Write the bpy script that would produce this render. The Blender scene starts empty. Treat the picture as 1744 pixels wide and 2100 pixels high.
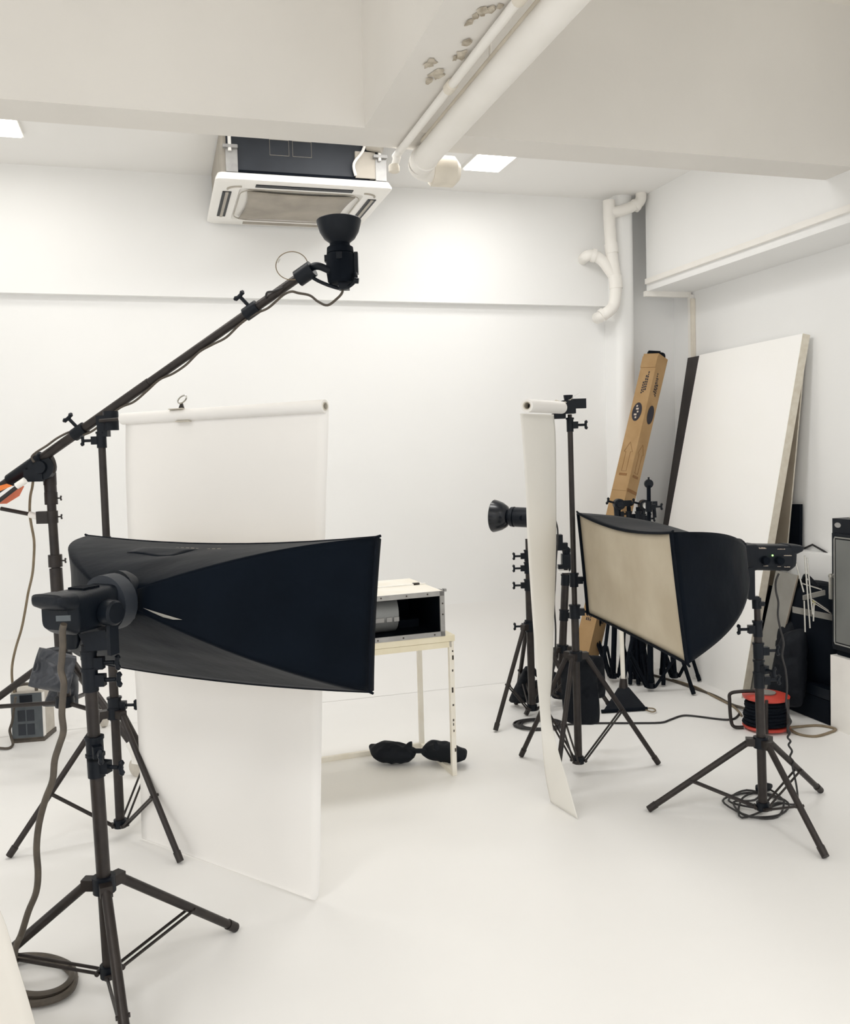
import bpy, bmesh, math, random
from mathutils import Vector as V, Matrix, noise as mnoise
random.seed(7)
C = bpy.context.scene.collection
# ---------------------------------------------------------------- camera
FPX, CX, CY = 1820.0, 872.0, 1014.0
YAW, PIT, ROL = math.radians(16.6), math.radians(2.83), 0.027
CAM = V((0, 0, 1.5))
f0 = V((math.sin(YAW), math.cos(YAW), 0)); r0 = V((math.cos(YAW), -math.sin(YAW), 0)); zz = V((0, 0, 1))
FW = f0 * math.cos(PIT) - zz * math.sin(PIT); u0 = f0 * math.sin(PIT) + zz * math.cos(PIT)
UP = u0 * math.cos(ROL) + r0 * math.sin(ROL); RT = r0 * math.cos(ROL) - u0 * math.sin(ROL)

def ray(x, y): return RT * ((x - CX) / FPX) - UP * ((y - CY) / FPX) + FW
def P(x, y, d): return CAM + ray(x, y) * d
def F(x, y, z=0.0):
    r = ray(x, y); return CAM + r * ((z - CAM.z) / r.z)
def onX(x, y, X): r = ray(x, y); return CAM + r * (X / r.x)
def onY(x, y, Y): r = ray(x, y); return CAM + r * (Y / r.y)
def dep(p): return (p - CAM).dot(FW)

cd = bpy.data.cameras.new('camera'); cam = bpy.data.objects.new('camera', cd); C.objects.link(cam)
cam.matrix_world = Matrix(((RT.x, UP.x, -FW.x, CAM.x), (RT.y, UP.y, -FW.y, CAM.y), (RT.z, UP.z, -FW.z, CAM.z), (0, 0, 0, 1)))
cd.sensor_fit = 'AUTO'; cd.sensor_width = 36; cd.lens = FPX / 2100 * 36
cd.shift_y = -(1050 - CY) / 2100; cd.clip_start = 0.05
bpy.context.scene.camera = cam

# ---------------------------------------------------------------- materials
def lin(c):
    return tuple((x / 255 / 12.92 if x / 255 <= 0.04045 else ((x / 255 + 0.055) / 1.055) ** 2.4) for x in c) + (1,)

def mat(name, rgb, rough=.5, metal=0., rgb2=None, scale=6., bump=0., bscale=60., spec=.5, lo=.35, hi=.65, trans=0., stretch=None, sheen=0.):
    m = bpy.data.materials.new(name); m.use_nodes = True
    nt = m.node_tree; N = nt.nodes; L = nt.links; b = N['Principled BSDF']
    b.inputs['Base Color'].default_value = lin(rgb); b.inputs['Roughness'].default_value = rough
    b.inputs['Metallic'].default_value = metal; b.inputs['Specular IOR Level'].default_value = spec
    if sheen: b.inputs['Sheen Weight'].default_value = sheen; b.inputs['Sheen Roughness'].default_value = .35
    tc = N.new('ShaderNodeTexCoord')
    co = tc.outputs['Object']
    if stretch:
        mp = N.new('ShaderNodeMapping'); mp.inputs['Scale'].default_value = stretch
        L.new(co, mp.inputs['Vector']); co = mp.outputs['Vector']
    n = N.new('ShaderNodeTexNoise'); n.inputs['Scale'].default_value = scale; n.inputs['Detail'].default_value = 5
    L.new(co, n.inputs['Vector'])
    r = N.new('ShaderNodeValToRGB'); r.color_ramp.elements[0].position = lo; r.color_ramp.elements[1].position = hi
    r.color_ramp.elements[0].color = lin(rgb); r.color_ramp.elements[1].color = lin(rgb2 or tuple(min(255, x * 1.06 + 1) for x in rgb))
    L.new(n.outputs['Fac'], r.inputs['Fac']); L.new(r.outputs['Color'], b.inputs['Base Color'])
    if bump:
        n2 = N.new('ShaderNodeTexNoise'); n2.inputs['Scale'].default_value = bscale; n2.inputs['Detail'].default_value = 4
        L.new(co, n2.inputs['Vector'])
        bp = N.new('ShaderNodeBump'); bp.inputs['Strength'].default_value = bump; bp.inputs['Distance'].default_value = .01
        L.new(n2.outputs['Fac'], bp.inputs['Height']); L.new(bp.outputs['Normal'], b.inputs['Normal'])
    if trans:
        tr = N.new('ShaderNodeBsdfTranslucent'); mx = N.new('ShaderNodeMixShader'); mx.inputs['Fac'].default_value = trans
        L.new(r.outputs['Color'], tr.inputs['Color'])
        L.new(b.outputs['BSDF'], mx.inputs[1]); L.new(tr.outputs['BSDF'], mx.inputs[2]); L.new(mx.outputs['Shader'], N['Material Output'].inputs['Surface'])
    return m

def emit(name, rgb, s):
    m = bpy.data.materials.new(name); m.use_nodes = True
    b = m.node_tree.nodes['Principled BSDF']; b.inputs['Base Color'].default_value = lin(rgb)
    b.inputs['Emission Color'].default_value = lin(rgb); b.inputs['Emission Strength'].default_value = s
    return m

K = {}
K['wall'] = mat('white_paint', (236, 236, 235), .7, rgb2=(238, 238, 237), scale=1.2, bump=.05, bscale=25, spec=.2)
K['ceil'] = mat('ceiling_paint', (236, 235, 233), .75, rgb2=(238, 237, 235), scale=1.5, bump=.04, bscale=30, spec=.2)
K['beam'] = mat('beam_paint', (222, 219, 214), .75, rgb2=(227, 224, 219), scale=1.7, bump=.06, bscale=30, spec=.2)
K['flake'] = mat('bare_plaster', (156, 146, 130), .9, rgb2=(205, 197, 183), scale=30, spec=.1)
K['floor'] = mat('painted_floor', (235, 234, 232), .6, rgb2=(238, 237, 235), scale=1.4, bump=.02, bscale=8, spec=.3)
K['pipe'] = mat('painted_pipe', (234, 231, 225), .5, rgb2=(238, 235, 230), scale=5)
K['fitting'] = mat('pipe_fitting', (216, 209, 196), .6, scale=9)
K['paper'] = mat('backdrop_paper', (247, 245, 242), .8, rgb2=(249, 247, 244), scale=2, spec=.15, trans=.12)
K['paper2'] = mat('thin_paper', (241, 239, 233), .8, rgb2=(244, 242, 237), scale=2, spec=.15, trans=.15)
K['sheet'] = mat('shaded_white_sheet', (206, 202, 194), .8, rgb2=(214, 210, 203), scale=2, spec=.1)  # white paper, darkened so the colour itself carries the shade
K['core'] = mat('cardboard_core', (196, 190, 178), .8, rgb2=(208, 202, 190), scale=20, spec=.15)
K['stand'] = mat('stand_metal', (36, 31, 30), .4, .3, rgb2=(47, 41, 38), scale=25, bump=.05, bscale=90)
K['black'] = mat('black_plastic', (11, 17, 25), .42, rgb2=(15, 21, 29), scale=14, bump=.05, bscale=120, spec=.22)
K['gloss'] = mat('glossy_black', (11, 16, 24), .22, scale=9, spec=.5)
K['matte'] = mat('matte_black', (9, 15, 23), .75, rgb2=(12, 18, 26), scale=14, spec=.1)
K['fabric'] = mat('softbox_fabric', (6, 12, 20), .6, rgb2=(9, 16, 25), scale=5, bump=.35, bscale=9, spec=.05, sheen=.09)
K['silverin'] = mat('silver_lining', (120, 120, 118), .4, .4, scale=9)
K['diff'] = mat('diffuser_cloth', (196, 184, 162), .8, rgb2=(214, 204, 184), scale=3.5, bump=.2, bscale=6, spec=.1, trans=.2)
K['bagv'] = mat('sandbag_vinyl', (42, 46, 53), .38, rgb2=(56, 59, 66), scale=9, bump=.5, bscale=22)
K['bagd'] = mat('sandbag_cloth', (14, 18, 25), .7, rgb2=(20, 24, 30), scale=9, bump=.4, bscale=30, spec=.2)
K['cord'] = mat('cord_rubber', (70, 63, 55), .55, rgb2=(84, 76, 66), scale=30)
K['cordd'] = mat('dark_cord', (34, 33, 34), .5, scale=30)
K['tan'] = mat('tan_cord', (120, 106, 84), .6, rgb2=(134, 120, 98), scale=30)
K['chrome'] = mat('chrome', (190, 188, 182), .25, .9, scale=10)
K['alu'] = mat('galvanised_sheet', (150, 149, 148), .45, .45, rgb2=(168, 167, 165), scale=14)  # grey lowered to carry the shade on the duct fan's front
K['drum'] = mat('fan_drum_metal', (140, 142, 142), .5, .4, rgb2=(156, 158, 158), scale=7)
K['wood'] = mat('cream_paint', (226, 217, 190), .6, rgb2=(234, 226, 202), scale=8, bump=.05)
K['legw'] = mat('chipped_white_paint', (238, 234, 224), .5, rgb2=(232, 226, 212), scale=9)
K['chip'] = mat('paint_chip', (58, 52, 46), .8, scale=30)
K['acw'] = mat('ac_plastic', (240, 238, 233), .4, rgb2=(244, 242, 238), scale=3)
K['acg'] = mat('ac_grille', (172, 164, 152), .6, rgb2=(150, 143, 132), scale=5, bump=.3, bscale=160)
K['acd'] = mat('ac_body', (27, 33, 42), .55, rgb2=(34, 40, 49), scale=7)
K['acs'] = mat('ac_side', (168, 162, 152), .6, .2, scale=7)
K['card'] = mat('cardboard', (160, 130, 92), .8, rgb2=(170, 140, 102), scale=9, spec=.15, bump=.05)
K['ink'] = mat('print_ink', (38, 36, 44), .8, scale=40)
K['inkr'] = mat('brown_ink', (128, 92, 54), .8, scale=40)
K['inkw'] = mat('pale_ink', (190, 176, 160), .8, scale=40)
K['foam'] = mat('foam_board', (250, 249, 246), .8, rgb2=(251, 250, 248), scale=3, spec=.15)
K['foame'] = mat('foam_edge', (226, 220, 206), .9, rgb2=(216, 208, 192), scale=30, spec=.1)  # shade along the foam board's edge is painted in as beige
K['dbrd'] = mat('dark_board', (52, 48, 48), .7, rgb2=(60, 55, 54), scale=9)
K['bbrd'] = mat('shade_tinted_board', (168, 156, 138), .8, rgb2=(180, 169, 152), scale=6)  # beige-brown holds the shadow behind the foam board
K['gbrd'] = mat('grey_board', (128, 126, 120), .7, rgb2=(142, 140, 134), scale=6)
K['red'] = mat('red_plastic', (186, 58, 46), .4, rgb2=(198, 70, 56), scale=9)
K['orange'] = mat('orange_plastic', (236, 120, 42), .4, rgb2=(240, 138, 58), scale=12)
K['salmon'] = mat('salmon_plastic', (204, 104, 74), .5, rgb2=(214, 122, 92), scale=12)
K['white'] = mat('white_plastic', (232, 230, 226), .4, scale=9)
K['packd'] = mat('pack_front', (74, 80, 84), .6, rgb2=(84, 90, 94), scale=20)
K['packl'] = mat('pack_side', (186, 180, 170), .6, rgb2=(198, 192, 182), scale=20)
K['glassd'] = mat('cabinet_window', (104, 106, 104), .18, rgb2=(112, 114, 111), scale=3)
K['trimg'] = mat('window_seal', (150, 150, 146), .4, .3, scale=9)
K['plinth'] = mat('white_plinth', (238, 236, 231), .6, scale=3)
K['led'] = emit('green_indicator', (170, 255, 140), 1.6)
K['panel'] = emit('light_panel', (255, 250, 240), 6.0)
K['yellow'] = mat('yellow_tape', (206, 196, 96), .5, scale=9)
K['plast'] = mat('clear_film', (236, 236, 232), .2, scale=9, trans=.6)
# ceiling tiles with joints
def tile_mat():
    m = bpy.data.materials.new('ceiling_tiles'); m.use_nodes = True
    N = m.node_tree.nodes; L = m.node_tree.links; b = N['Principled BSDF']; b.inputs['Roughness'].default_value = .8
    tc = N.new('ShaderNodeTexCoord'); br = N.new('ShaderNodeTexBrick')
    br.offset = 0; br.inputs['Scale'].default_value = 1; br.inputs['Brick Width'].default_value = .6; br.inputs['Row Height'].default_value = .6
    br.inputs['Mortar Size'].default_value = .006
    br.inputs['Color1'].default_value = lin((238, 235, 228)); br.inputs['Color2'].default_value = lin((236, 232, 225)); br.inputs['Mortar'].default_value = lin((150, 144, 132))
    L.new(tc.outputs['Object'], br.inputs['Vector']); L.new(br.outputs['Color'], b.inputs['Base Color'])
    return m
K['tiles'] = tile_mat()

# ---------------------------------------------------------------- mesh builder
ORG = {}
def frame(d):
    d = d.normalized(); a = V((0, 0, 1)) if abs(d.z) < .95 else V((1, 0, 0))
    x = d.cross(a).normalized(); y = x.cross(d).normalized(); return x, y

class MB:
    def __init__(s): s.bm = bmesh.new()
    def quad(s, *p): s.bm.faces.new([s.bm.verts.new(q) for q in p])
    def hexa(s, b, t):
        vb = [s.bm.verts.new(q) for q in b]; vt = [s.bm.verts.new(q) for q in t]; n = len(b)
        s.bm.faces.new(vb[::-1]); s.bm.faces.new(vt)
        for i in range(n): s.bm.faces.new((vb[i], vb[(i + 1) % n], vt[(i + 1) % n], vt[i]))
        return s
    def prism(s, poly, vec): return s.hexa(poly, [p + vec for p in poly])
    def aabb(s, x0, x1, y0, y1, z0, z1):
        return s.hexa([V((x0, y0, z0)), V((x1, y0, z0)), V((x1, y1, z0)), V((x0, y1, z0))], [V((x0, y0, z1)), V((x1, y0, z1)), V((x1, y1, z1)), V((x0, y1, z1))])
    def box(s, c, ax, ay, az):
        """centre and three half-axis vectors"""
        b = [c - ax - ay - az, c + ax - ay - az, c + ax + ay - az, c - ax + ay - az]
        return s.hexa(b, [q + az * 2 for q in b])
    def rings(s, rs, closed=False, cap=True):
        vs = [[s.bm.verts.new(q) for q in r] for r in rs]; n = len(vs[0])
        m = len(vs)
        for i in range(m if closed else m - 1):
            a, b = vs[i], vs[(i + 1) % m]
            for j in range(n): s.bm.faces.new((a[j], a[(j + 1) % n], b[(j + 1) % n], b[j]))
        if cap and not closed:
            s.bm.faces.new(vs[0][::-1]); s.bm.faces.new(vs[-1])
        return s
    def cyl(s, p0, p1, r0, r1=None, n=16):
        r1 = r0 if r1 is None else r1; x, y = frame(p1 - p0)
        ring = lambda p, r: [p + (x * math.cos(a) + y * math.sin(a)) * r for a in [2 * math.pi * k / n for k in range(n)]]
        return s.rings([ring(p0, r0), ring(p1, r1)])
    def tube(s, pts, r, n=8, closed=False):
        m = len(pts); rs = []; x = None
        for i, p in enumerate(pts):
            a = pts[(i - 1) % m] if (closed or i > 0) else p; b = pts[(i + 1) % m] if (closed or i < m - 1) else p
            d = (b - a).normalized()
            if x is None: x, _ = frame(d)
            x = (x - d * x.dot(d)).normalized(); y = d.cross(x)
            rr = r[i] if isinstance(r, (list, tuple)) else r
            rs.append([p + (x * math.cos(t) + y * math.sin(t)) * rr for t in [2 * math.pi * k / n for k in range(n)]])
        return s.rings(rs, closed)
    def lathe(s, o, ax, prof, n=32, cap=True):
        ax = ax.normalized(); x, y = frame(ax)
        return s.rings([[o + ax * h + (x * math.cos(t) + y * math.sin(t)) * max(r, 1e-4) for t in [2 * math.pi * k / n for k in range(n)]] for r, h in prof], cap=cap)
    def loft(s, o, ax, up, secs, n=28, p=4.0):
        """superellipse sections: (t, halfwidth, halfheight, dy)"""
        ax = ax.normalized(); sd = ax.cross(up).normalized(); up = sd.cross(ax)
        rs = []
        for t, w, h, dy in secs:
            r = []
            for k in range(n):
                a = 2 * math.pi * k / n; c, q = math.cos(a), math.sin(a)
                r.append(o + ax * t + sd * (w * math.copysign(abs(c) ** (2 / p), c)) + up * (dy + h * math.copysign(abs(q) ** (2 / p), q)))
            rs.append(r)
        return s.rings(rs)
    def ball(s, c, r, sc=(1, 1, 1), n=14):
        m = bmesh.ops.create_uvsphere(s.bm, u_segments=n, v_segments=max(6, n // 2), radius=1)
        for v in m['verts']: v.co = V((v.co.x * r * sc[0], v.co.y * r * sc[1], v.co.z * r * sc[2])) + c
        return s
    def grid(s, fn, nu, nv):
        g = [[s.bm.verts.new(fn(i / nu, j / nv)) for j in range(nv + 1)] for i in range(nu + 1)]
        for i in range(nu):
            for j in range(nv): s.bm.faces.new((g[i][j], g[i + 1][j], g[i + 1][j + 1], g[i][j + 1]))
        return s
    def pillow(s, q, th, n=14, wr=.0, e=2.2, seed=0., cr=.16):
        """stuffed bag on a quad of four points"""
        a, b, c, d = q; nr = (b - a).cross(d - a).normalized()
        def base(u, v): return (a * (1 - u) + b * u) * (1 - v) + (d * (1 - u) + c * u) * v
        for sg in (1, -1):
            def fn(u, v):
                X, Y = 2 * u - 1, 2 * v - 1
                h = (1 - abs(2 * u - 1) ** e) * (1 - abs(2 * v - 1) ** e)
                h = max(h, 0) ** .5
                p = base(.5 + .5 * X * (1 - cr * Y ** 4), .5 + .5 * Y * (1 - cr * X ** 4)); w = (mnoise.noise(p * 11 + V((seed, 0, 0))) - .9 * abs(mnoise.noise(p * V((24, 24, 10)) + V((seed, 3, 0)))) if False else mnoise.noise(p * 11 + V((seed, 0, 0))) - .8 * abs(mnoise.noise(p * 23 + V((seed, 3, 0))))) * wr * min(1, h * 2)
                return p + nr * sg * (th * h + w)
            s.grid(fn, n, n)
        bmesh.ops.remove_doubles(s.bm, verts=s.bm.verts, dist=1e-5)
        return s
    def build(s, name, m, parent=None, smooth=40, solid=0., label=None, org=None):
        bm = s.bm; bmesh.ops.recalc_face_normals(bm, faces=bm.faces)
        if parent is not None: o0 = ORG[parent.name]
        elif org is not None: o0 = org
        else:
            xs = [v.co for v in bm.verts]
            o0 = V(((min(v.x for v in xs) + max(v.x for v in xs)) / 2, (min(v.y for v in xs) + max(v.y for v in xs)) / 2, min(v.z for v in xs)))
        for v in bm.verts: v.co -= o0
        me = bpy.data.meshes.new(name); bm.to_mesh(me); bm.free()
        if smooth:
            for p in me.polygons: p.use_smooth = True
            me.set_sharp_from_angle(angle=math.radians(smooth))
        me.materials.append(K[m]); o = bpy.data.objects.new(name, me); C.objects.link(o)
        if parent is not None: o.parent = parent
        else: o.location = o0
        ORG[o.name] = o0
        if solid:
            md = o.modifiers.new('thickness', 'SOLIDIFY'); md.thickness = solid; md.offset = 0
        if label: o['label'] = label
        return o

def tag(o, label, cat, group=None):
    o['label'] = label; o['category'] = cat; o['kind'] = 'thing'
    if group: o['group'] = group
    return o
def thing(name, label, cat, loc, group=None):
    o = bpy.data.objects.new(name, None); C.objects.link(o); o.location = loc; o.empty_display_size = .1
    ORG[o.name] = V(loc); return tag(o, label, cat, group)
def struct(o): o['kind'] = 'structure'; return o

def spline(pts, n=6, closed=False):
    out = []; m = len(pts)
    for i in range(m if closed else m - 1):
        g = lambda k: pts[k % m] if closed else pts[max(0, min(m - 1, k))]
        p0, p1, p2, p3 = g(i - 1), g(i), g(i + 1), g(i + 2)
        for k in range(n):
            t = k / n
            out.append(.5 * ((2 * p1) + (p2 - p0) * t + (2 * p0 - 5 * p1 + 4 * p2 - p3) * t * t + (3 * p1 - p0 - 3 * p2 + p3) * t ** 3))
    if not closed: out.append(pts[-1].copy())
    return out
def lerp(a, b, t): return a + (b - a) * t
def interp(tab, x):
    for (x0, y0), (x1, y1) in zip(tab, tab[1:]):
        if x <= x1: return y0 + (y1 - y0) * max(0, (x - x0) / (x1 - x0))
    return tab[-1][1]

# ================================================================ THE ROOM
XR, YB = 3.62, 5.70
XL = -5.5
ZB, ZC, ZF = 2.805, 3.21, 3.556          # cross-beam underside, rear ceiling, front ceiling
struct(MB().aabb(XL, XR + .1, -3.5, YB + .1, -.1, 0).build('floor', 'floor'))
struct(MB().aabb(XL, XR + .1, YB, YB + .1, 0, ZC).build('wall_back', 'wall'))
struct(MB().aabb(XR, XR + .1, -3.5, YB, 0, ZF).build('wall_right', 'wall'))
struct(MB().aabb(XL - .1, XL, 2.4, YB + .1, 0, ZC).build('added_wall_left', 'wall'))  # partial wall added out of view to cut light on the back wall
# swept cove between floor and back wall
cv = MB(); R = .45; cvp = []
for k in range(13):
    a = math.pi / 2 * k / 12; cvp.append((YB - R + R * math.sin(a), R - R * math.cos(a)))
ring = lambda X: [V((X, y, z + .001)) for y, z in cvp] + [V((X, YB, .0))]
cv.rings([ring(XL), ring(2.75)]); struct(cv.build('trim_1', 'floor'))
struct(MB().aabb(XL, XR + .1, 3.76, YB + .1, ZC, ZC + .1).build('ceiling', 'ceil'))
struct(MB().aabb(XL, XR + .1, -3.5, 3.56, ZF, ZF + .1).build('ceiling_tiles', 'tiles'))
# upper band of the back wall
struct(MB().aabb(XL, 3.06, YB - .06, YB, 2.475, ZC).build('trim_2', 'wall'))
# beams
struct(MB().aabb(XL, XR, 3.55, 3.76, ZB, ZF).build('ceiling_beam', 'beam'))
BX0, BX1 = .847, 1.075
lb = MB().aabb(BX0, BX1, -3.5, 3.55, ZB, ZF).build('ceiling_beam', 'beam'); struct(lb)
fl = MB()
for px, py, s in [(885, 128, .055), (893, 150, .05), (905, 155, .035), (880, 163, .03), (944, 112, .045), (960, 85, .03), (934, 118, .02), (962, 45, .025), (1008, 17, .04), (990, 20, .03), (1028, 12, .03), (976, 30, .022), (880, 133, .03)]:
    c = F(px, py, ZB - .002); n = 9; a0 = random.random() * 6
    poly = []
    for k in range(n):
        a = a0 + 2 * math.pi * k / n; rr = s * (.35 + .65 * random.random())
        poly.append(c + V((math.cos(a) * rr * .6, math.sin(a) * rr, 0)))
    fl.prism(poly, V((random.uniform(-.004, .004), 0, -.006 * random.random() - .003)))
fl.build('peeling_paint', 'flake', lb)
# right wall beam (upper part of the wall standing forward)
BRX, BRZ = 3.27, 2.555
struct(MB().aabb(BRX, XR, -3.5, 5.48, BRZ, ZF).build('ceiling_beam', 'wall'))
# round-cornered column in the corner
cm = MB(); cxa, cxb, cya = 3.06, 3.20, 5.50
poly = [V((cxa, YB, 0)), V((cxa, cya + .05, 0))] + [V((cxa + .05 - .05 * math.cos(a), cya + .05 - .05 * math.sin(a), 0)) for a in (.4, .8, 1.2)] + [V((cxa + .05, cya, 0)), V((cxb - .05, cya, 0))] + [V((cxb - .05 + .05 * math.sin(a), cya + .05 - .05 * math.cos(a), 0)) for a in (.4, .8, 1.2)] + [V((cxb, cya + .05, 0)), V((cxb, YB, 0))]
cm.prism(poly, V((0, 0, ZC))); struct(cm.build('wall_column', 'wall'))
# white trunking and conduit on the right wall
cdt = thing('wall_conduit', 'white painted conduit running along the right wall beam and down beside the corner', 'conduit', (3.25, 4.0, 2.58))
MB().aabb(BRX - .025, BRX, 0, 5.46, 2.60, 2.635).build('trunking', 'pipe', cdt)
MB().aabb(BRX - .02, XR - .01, 5.46, 5.49, BRZ - .035, BRZ).build('cross_run', 'pipe', cdt)
MB().aabb(XR - .03, XR - .002, 5.44, 5.475, 1.72, BRZ - .02).build('drop_run', 'pipe', cdt)
MB().aabb(XR - .034, XR - .002, 5.425, 5.44, 1.9, BRZ - .05).build('cable_line', 'fitting', cdt)
# skirting channel low on the right wall
struct(MB().aabb(XR - .09, XR, 3.79, 4.45, .70, .86).build('trim_3', 'wall'))

# pipes under the beam
SC = 3.55 / 4.42
def S(x, y, z): return CAM + (V((x, y, z)) - CAM) * SC
dp = thing('drain_pipe', 'fat white painted pipe hung beside the peeling ceiling beam', 'pipe', S(1.36, 2.5, 3.06))
pz = 3.055
MB().tube(spline([S(1.42, -3, pz), S(1.42, 3.5, pz), S(1.42, 4.55, pz), S(1.42, 4.68, pz), S(1.455, 4.76, pz), S(1.545, 4.79, pz)], 6), .052, 20).build('pipe_run', 'pipe', dp)
MB().cyl(S(1.515, 4.79, pz), S(1.645, 4.79, pz), .067, .067, 10).cyl(S(1.645, 4.79, pz), S(1.675, 4.79, pz), .067, .04, 10).build('end_cap', 'fitting', dp)
MB().lathe(S(1.42, 4.58, pz), V((0, 1, 0)), [(.052, 0), (.058, .004), (.058, .04), (.052, .044)], 20).build('collar', 'pipe', dp)
MB().tube([S(1.38, -3, pz + .055), S(1.38, 4.5, pz + .055)], .010, 8).build('side_line', 'fitting', dp)
for y in (1.2, 2.9):
    p = S(1.42, y / SC, pz); MB().cyl(V((p.x, y, p.z)), V((p.x, y, ZF)), .006, .006, 8).build('hanger', 'pipe', dp)
tp = thing('conduit_pipe', 'thin white painted conduit fixed under the peeling ceiling beam', 'pipe', S(1.2, 2.5, 3.09))
MB().tube(spline([S(1.295, -3, 3.098), S(1.295, 4.0, 3.098), S(1.295, 4.62, 3.098), S(1.295, 4.70, 3.08), S(1.28, 4.73, 3.03)], 5), .016, 14).build('pipe_run', 'pipe', tp)
for y in (2.95, 3.75):
    MB().lathe(S(1.295, y, 3.098), V((0, 1, 0)), [(.016, 0), (.021, .004), (.021, .05), (.016, .054)], 14).build('coupling', 'fitting', tp)
MB().lathe(S(1.282, 4.72, 3.05), V((0, 0, -1)), [(.021, 0), (.024, .005), (.024, .03), (.016, .034)], 14).build('end_fitting', 'fitting', tp)
# soil pipe in the corner
sp = thing('soil_pipe', 'white painted soil pipe with bends in the back right corner', 'pipe', (3.0, 5.5, 2.4))
Dp = 6.05
q = lambda x, y, d=Dp: P(x, y, d)
MB().tube(spline([q(1249, 412), q(1250, 450), q(1255, 520), q(1262, 570), q(1263, 600), q(1258, 628), q(1240, 645), q(1226, 652, 6.2)], 6), .04, 18).build('riser', 'pipe', sp)
MB().tube(spline([q(1261, 570), q(1252, 556), q(1236, 535), q(1218, 524), q(1204, 525), q(1196, 532, 6.15)], 6), .037, 18).build('branch', 'pipe', sp)
MB().tube(spline([q(1254, 436), q(1275, 432), q(1300, 422), q(1314, 410), q(1314, 385)], 6), .037, 18).build('branch', 'pipe', sp)
for a, b in (((1262, 566), (1264, 592)), ((1300, 425), (1306, 419)), ((1240, 643), (1233, 648)), ((1222, 525), (1214, 523)), ((1253, 500), (1256, 520))):
    MB().cyl(q(*a), q(*b), .045, .045, 18).build('socket', 'pipe', sp)

# ceiling light panels (rear bay)
def panel(x0, x1, y0, y1, label, w):
    t = thing('ceiling_light', label, 'light', ((x0 + x1) / 2, (y0 + y1) / 2, ZC - .03), 'square panel lights on the rear ceiling')
    MB().aabb(x0 - .012, x1 + .012, y0 - .012, y1 + .012, ZC - .022, ZC).build('frame', 'acw', t)
    MB().aabb(x0, x1, y0, y1, ZC - .028, ZC - .02).build('diffuser', 'panel', t)
panel(1.83, 2.05, 4.80, 5.13, 'square lit ceiling panel behind the beam beside the capped pipe', 0)
panel(-.98, -.62, 4.80, 5.10, 'lit ceiling panel at the far left above the boom', 0)

# ================================================================ AIR CONDITIONER
AX0, AX1, AY0, AY1, AZ = .335, 1.273, 4.72, 5.615, 2.915
ac = thing('air_conditioner', 'white ceiling cassette air conditioner with exposed dark body hung below the ceiling', 'air conditioner', ((AX0 + AX1) / 2, (AY0 + AY1) / 2, AZ))
acm = MB(); c0 = V(((AX0 + AX1) / 2, (AY0 + AY1) / 2, 0)); hx, hy = (AX1 - AX0) / 2, (AY1 - AY0) / 2
def rr(hx, hy, z, r=.03, n=5):
    o = []
    for cx_, cy_, a0 in ((1, 1, 0), (-1, 1, 90), (-1, -1, 180), (1, -1, 270)):
        for k in range(n + 1):
            a = math.radians(a0 + 90 * k / n); o.append(V((c0.x + cx_ * (hx - r) + r * math.cos(a), c0.y + cy_ * (hy - r) + r * math.sin(a), z)))
    return o
acm.rings([rr(hx - .05, hy - .05, AZ + .05), rr(hx - .012, hy - .012, AZ + .045), rr(hx, hy, AZ + .02), rr(hx, hy, AZ + .008), rr(hx - .015, hy - .015, AZ), rr(hx * .72, hy * .72, AZ), rr(hx * .70, hy * .70, AZ + .012)], cap=True)
acm.build('fascia', 'acw', ac)
# bulged intake grille with pinched sides
def grf(u, v):
    x, y = 2 * u - 1, 2 * v - 1
    px = x * hx * .63 * (1 - .07 * (1 - y * y)); py = y * hy * .63 * (1 - .10 * (1 - x * x))
    return V((c0.x + px, c0.y + py, AZ - .004 - .012 * (1 - x * x) * (1 - y * y)))
MB().grid(grf, 16, 16).build('intake_grille', 'acg', ac, solid=.006)
def ring_path(k, z, r=.1):
    return rr(hx * k, hy * k, z, r)
MB().tube(ring_path(.70, AZ - .001), .003, 6, True).build('rim', 'acs', ac)
sl = lambda a, b, c, d: MB().aabb(c0.x + a, c0.x + b, c0.y + c, c0.y + d, AZ - .004, AZ + .004)
sl(-.26, .26, -hy * .90, -hy * .80).build('louver', 'black', ac); sl(-.26, .26, hy * .80, hy * .9).build('louver', 'acg', ac)
for sgn in (-1, 1):
    e = (-hx * .90, -hx * .80) if sgn < 0 else (hx * .80, hx * .90)
    l = sl(e[0], e[1], -.25, .25).build('louver', 'black', ac)
    MB().aabb(c0.x + (e[0] + e[1]) / 2 - .008, c0.x + (e[0] + e[1]) / 2 + .008, c0.y - .25, c0.y + .25, AZ - .008, AZ - .003).build('vane', 'acs', l)
for sx in (-1, 1):
    pts = [V((c0.x + sx * (.33 + .07 * math.sin(a)), c0.y - hy * .80 + .06 * (1 - math.cos(a)), AZ - .002)) for a in [k * .26 for k in range(7)]]
    MB().tube(pts, .006, 6).build('corner_slot', 'acs', ac)
MB().aabb(AX0 + .06, AX1 - .06, AY0 + .04, AY1 - .05, AZ + .045, ZC - .015).build('body', 'acd', ac)
MB().aabb(AX0 + .035, AX0 + .06, AY0 + .05, AY1 - .05, AZ + .03, ZC - .01).build('side_plate', 'acs', ac)
for x0, x1 in ((.62, .72), (.74, .84)):
    MB().tube([V((x0, AY0 + .038, 3.07)), V((x1, AY0 + .038, 3.07)), V((x1, AY0 + .038, 3.15)), V((x0, AY0 + .038, 3.15))], .0015, 4, True).build('access_panel', 'acs', ac)
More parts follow.
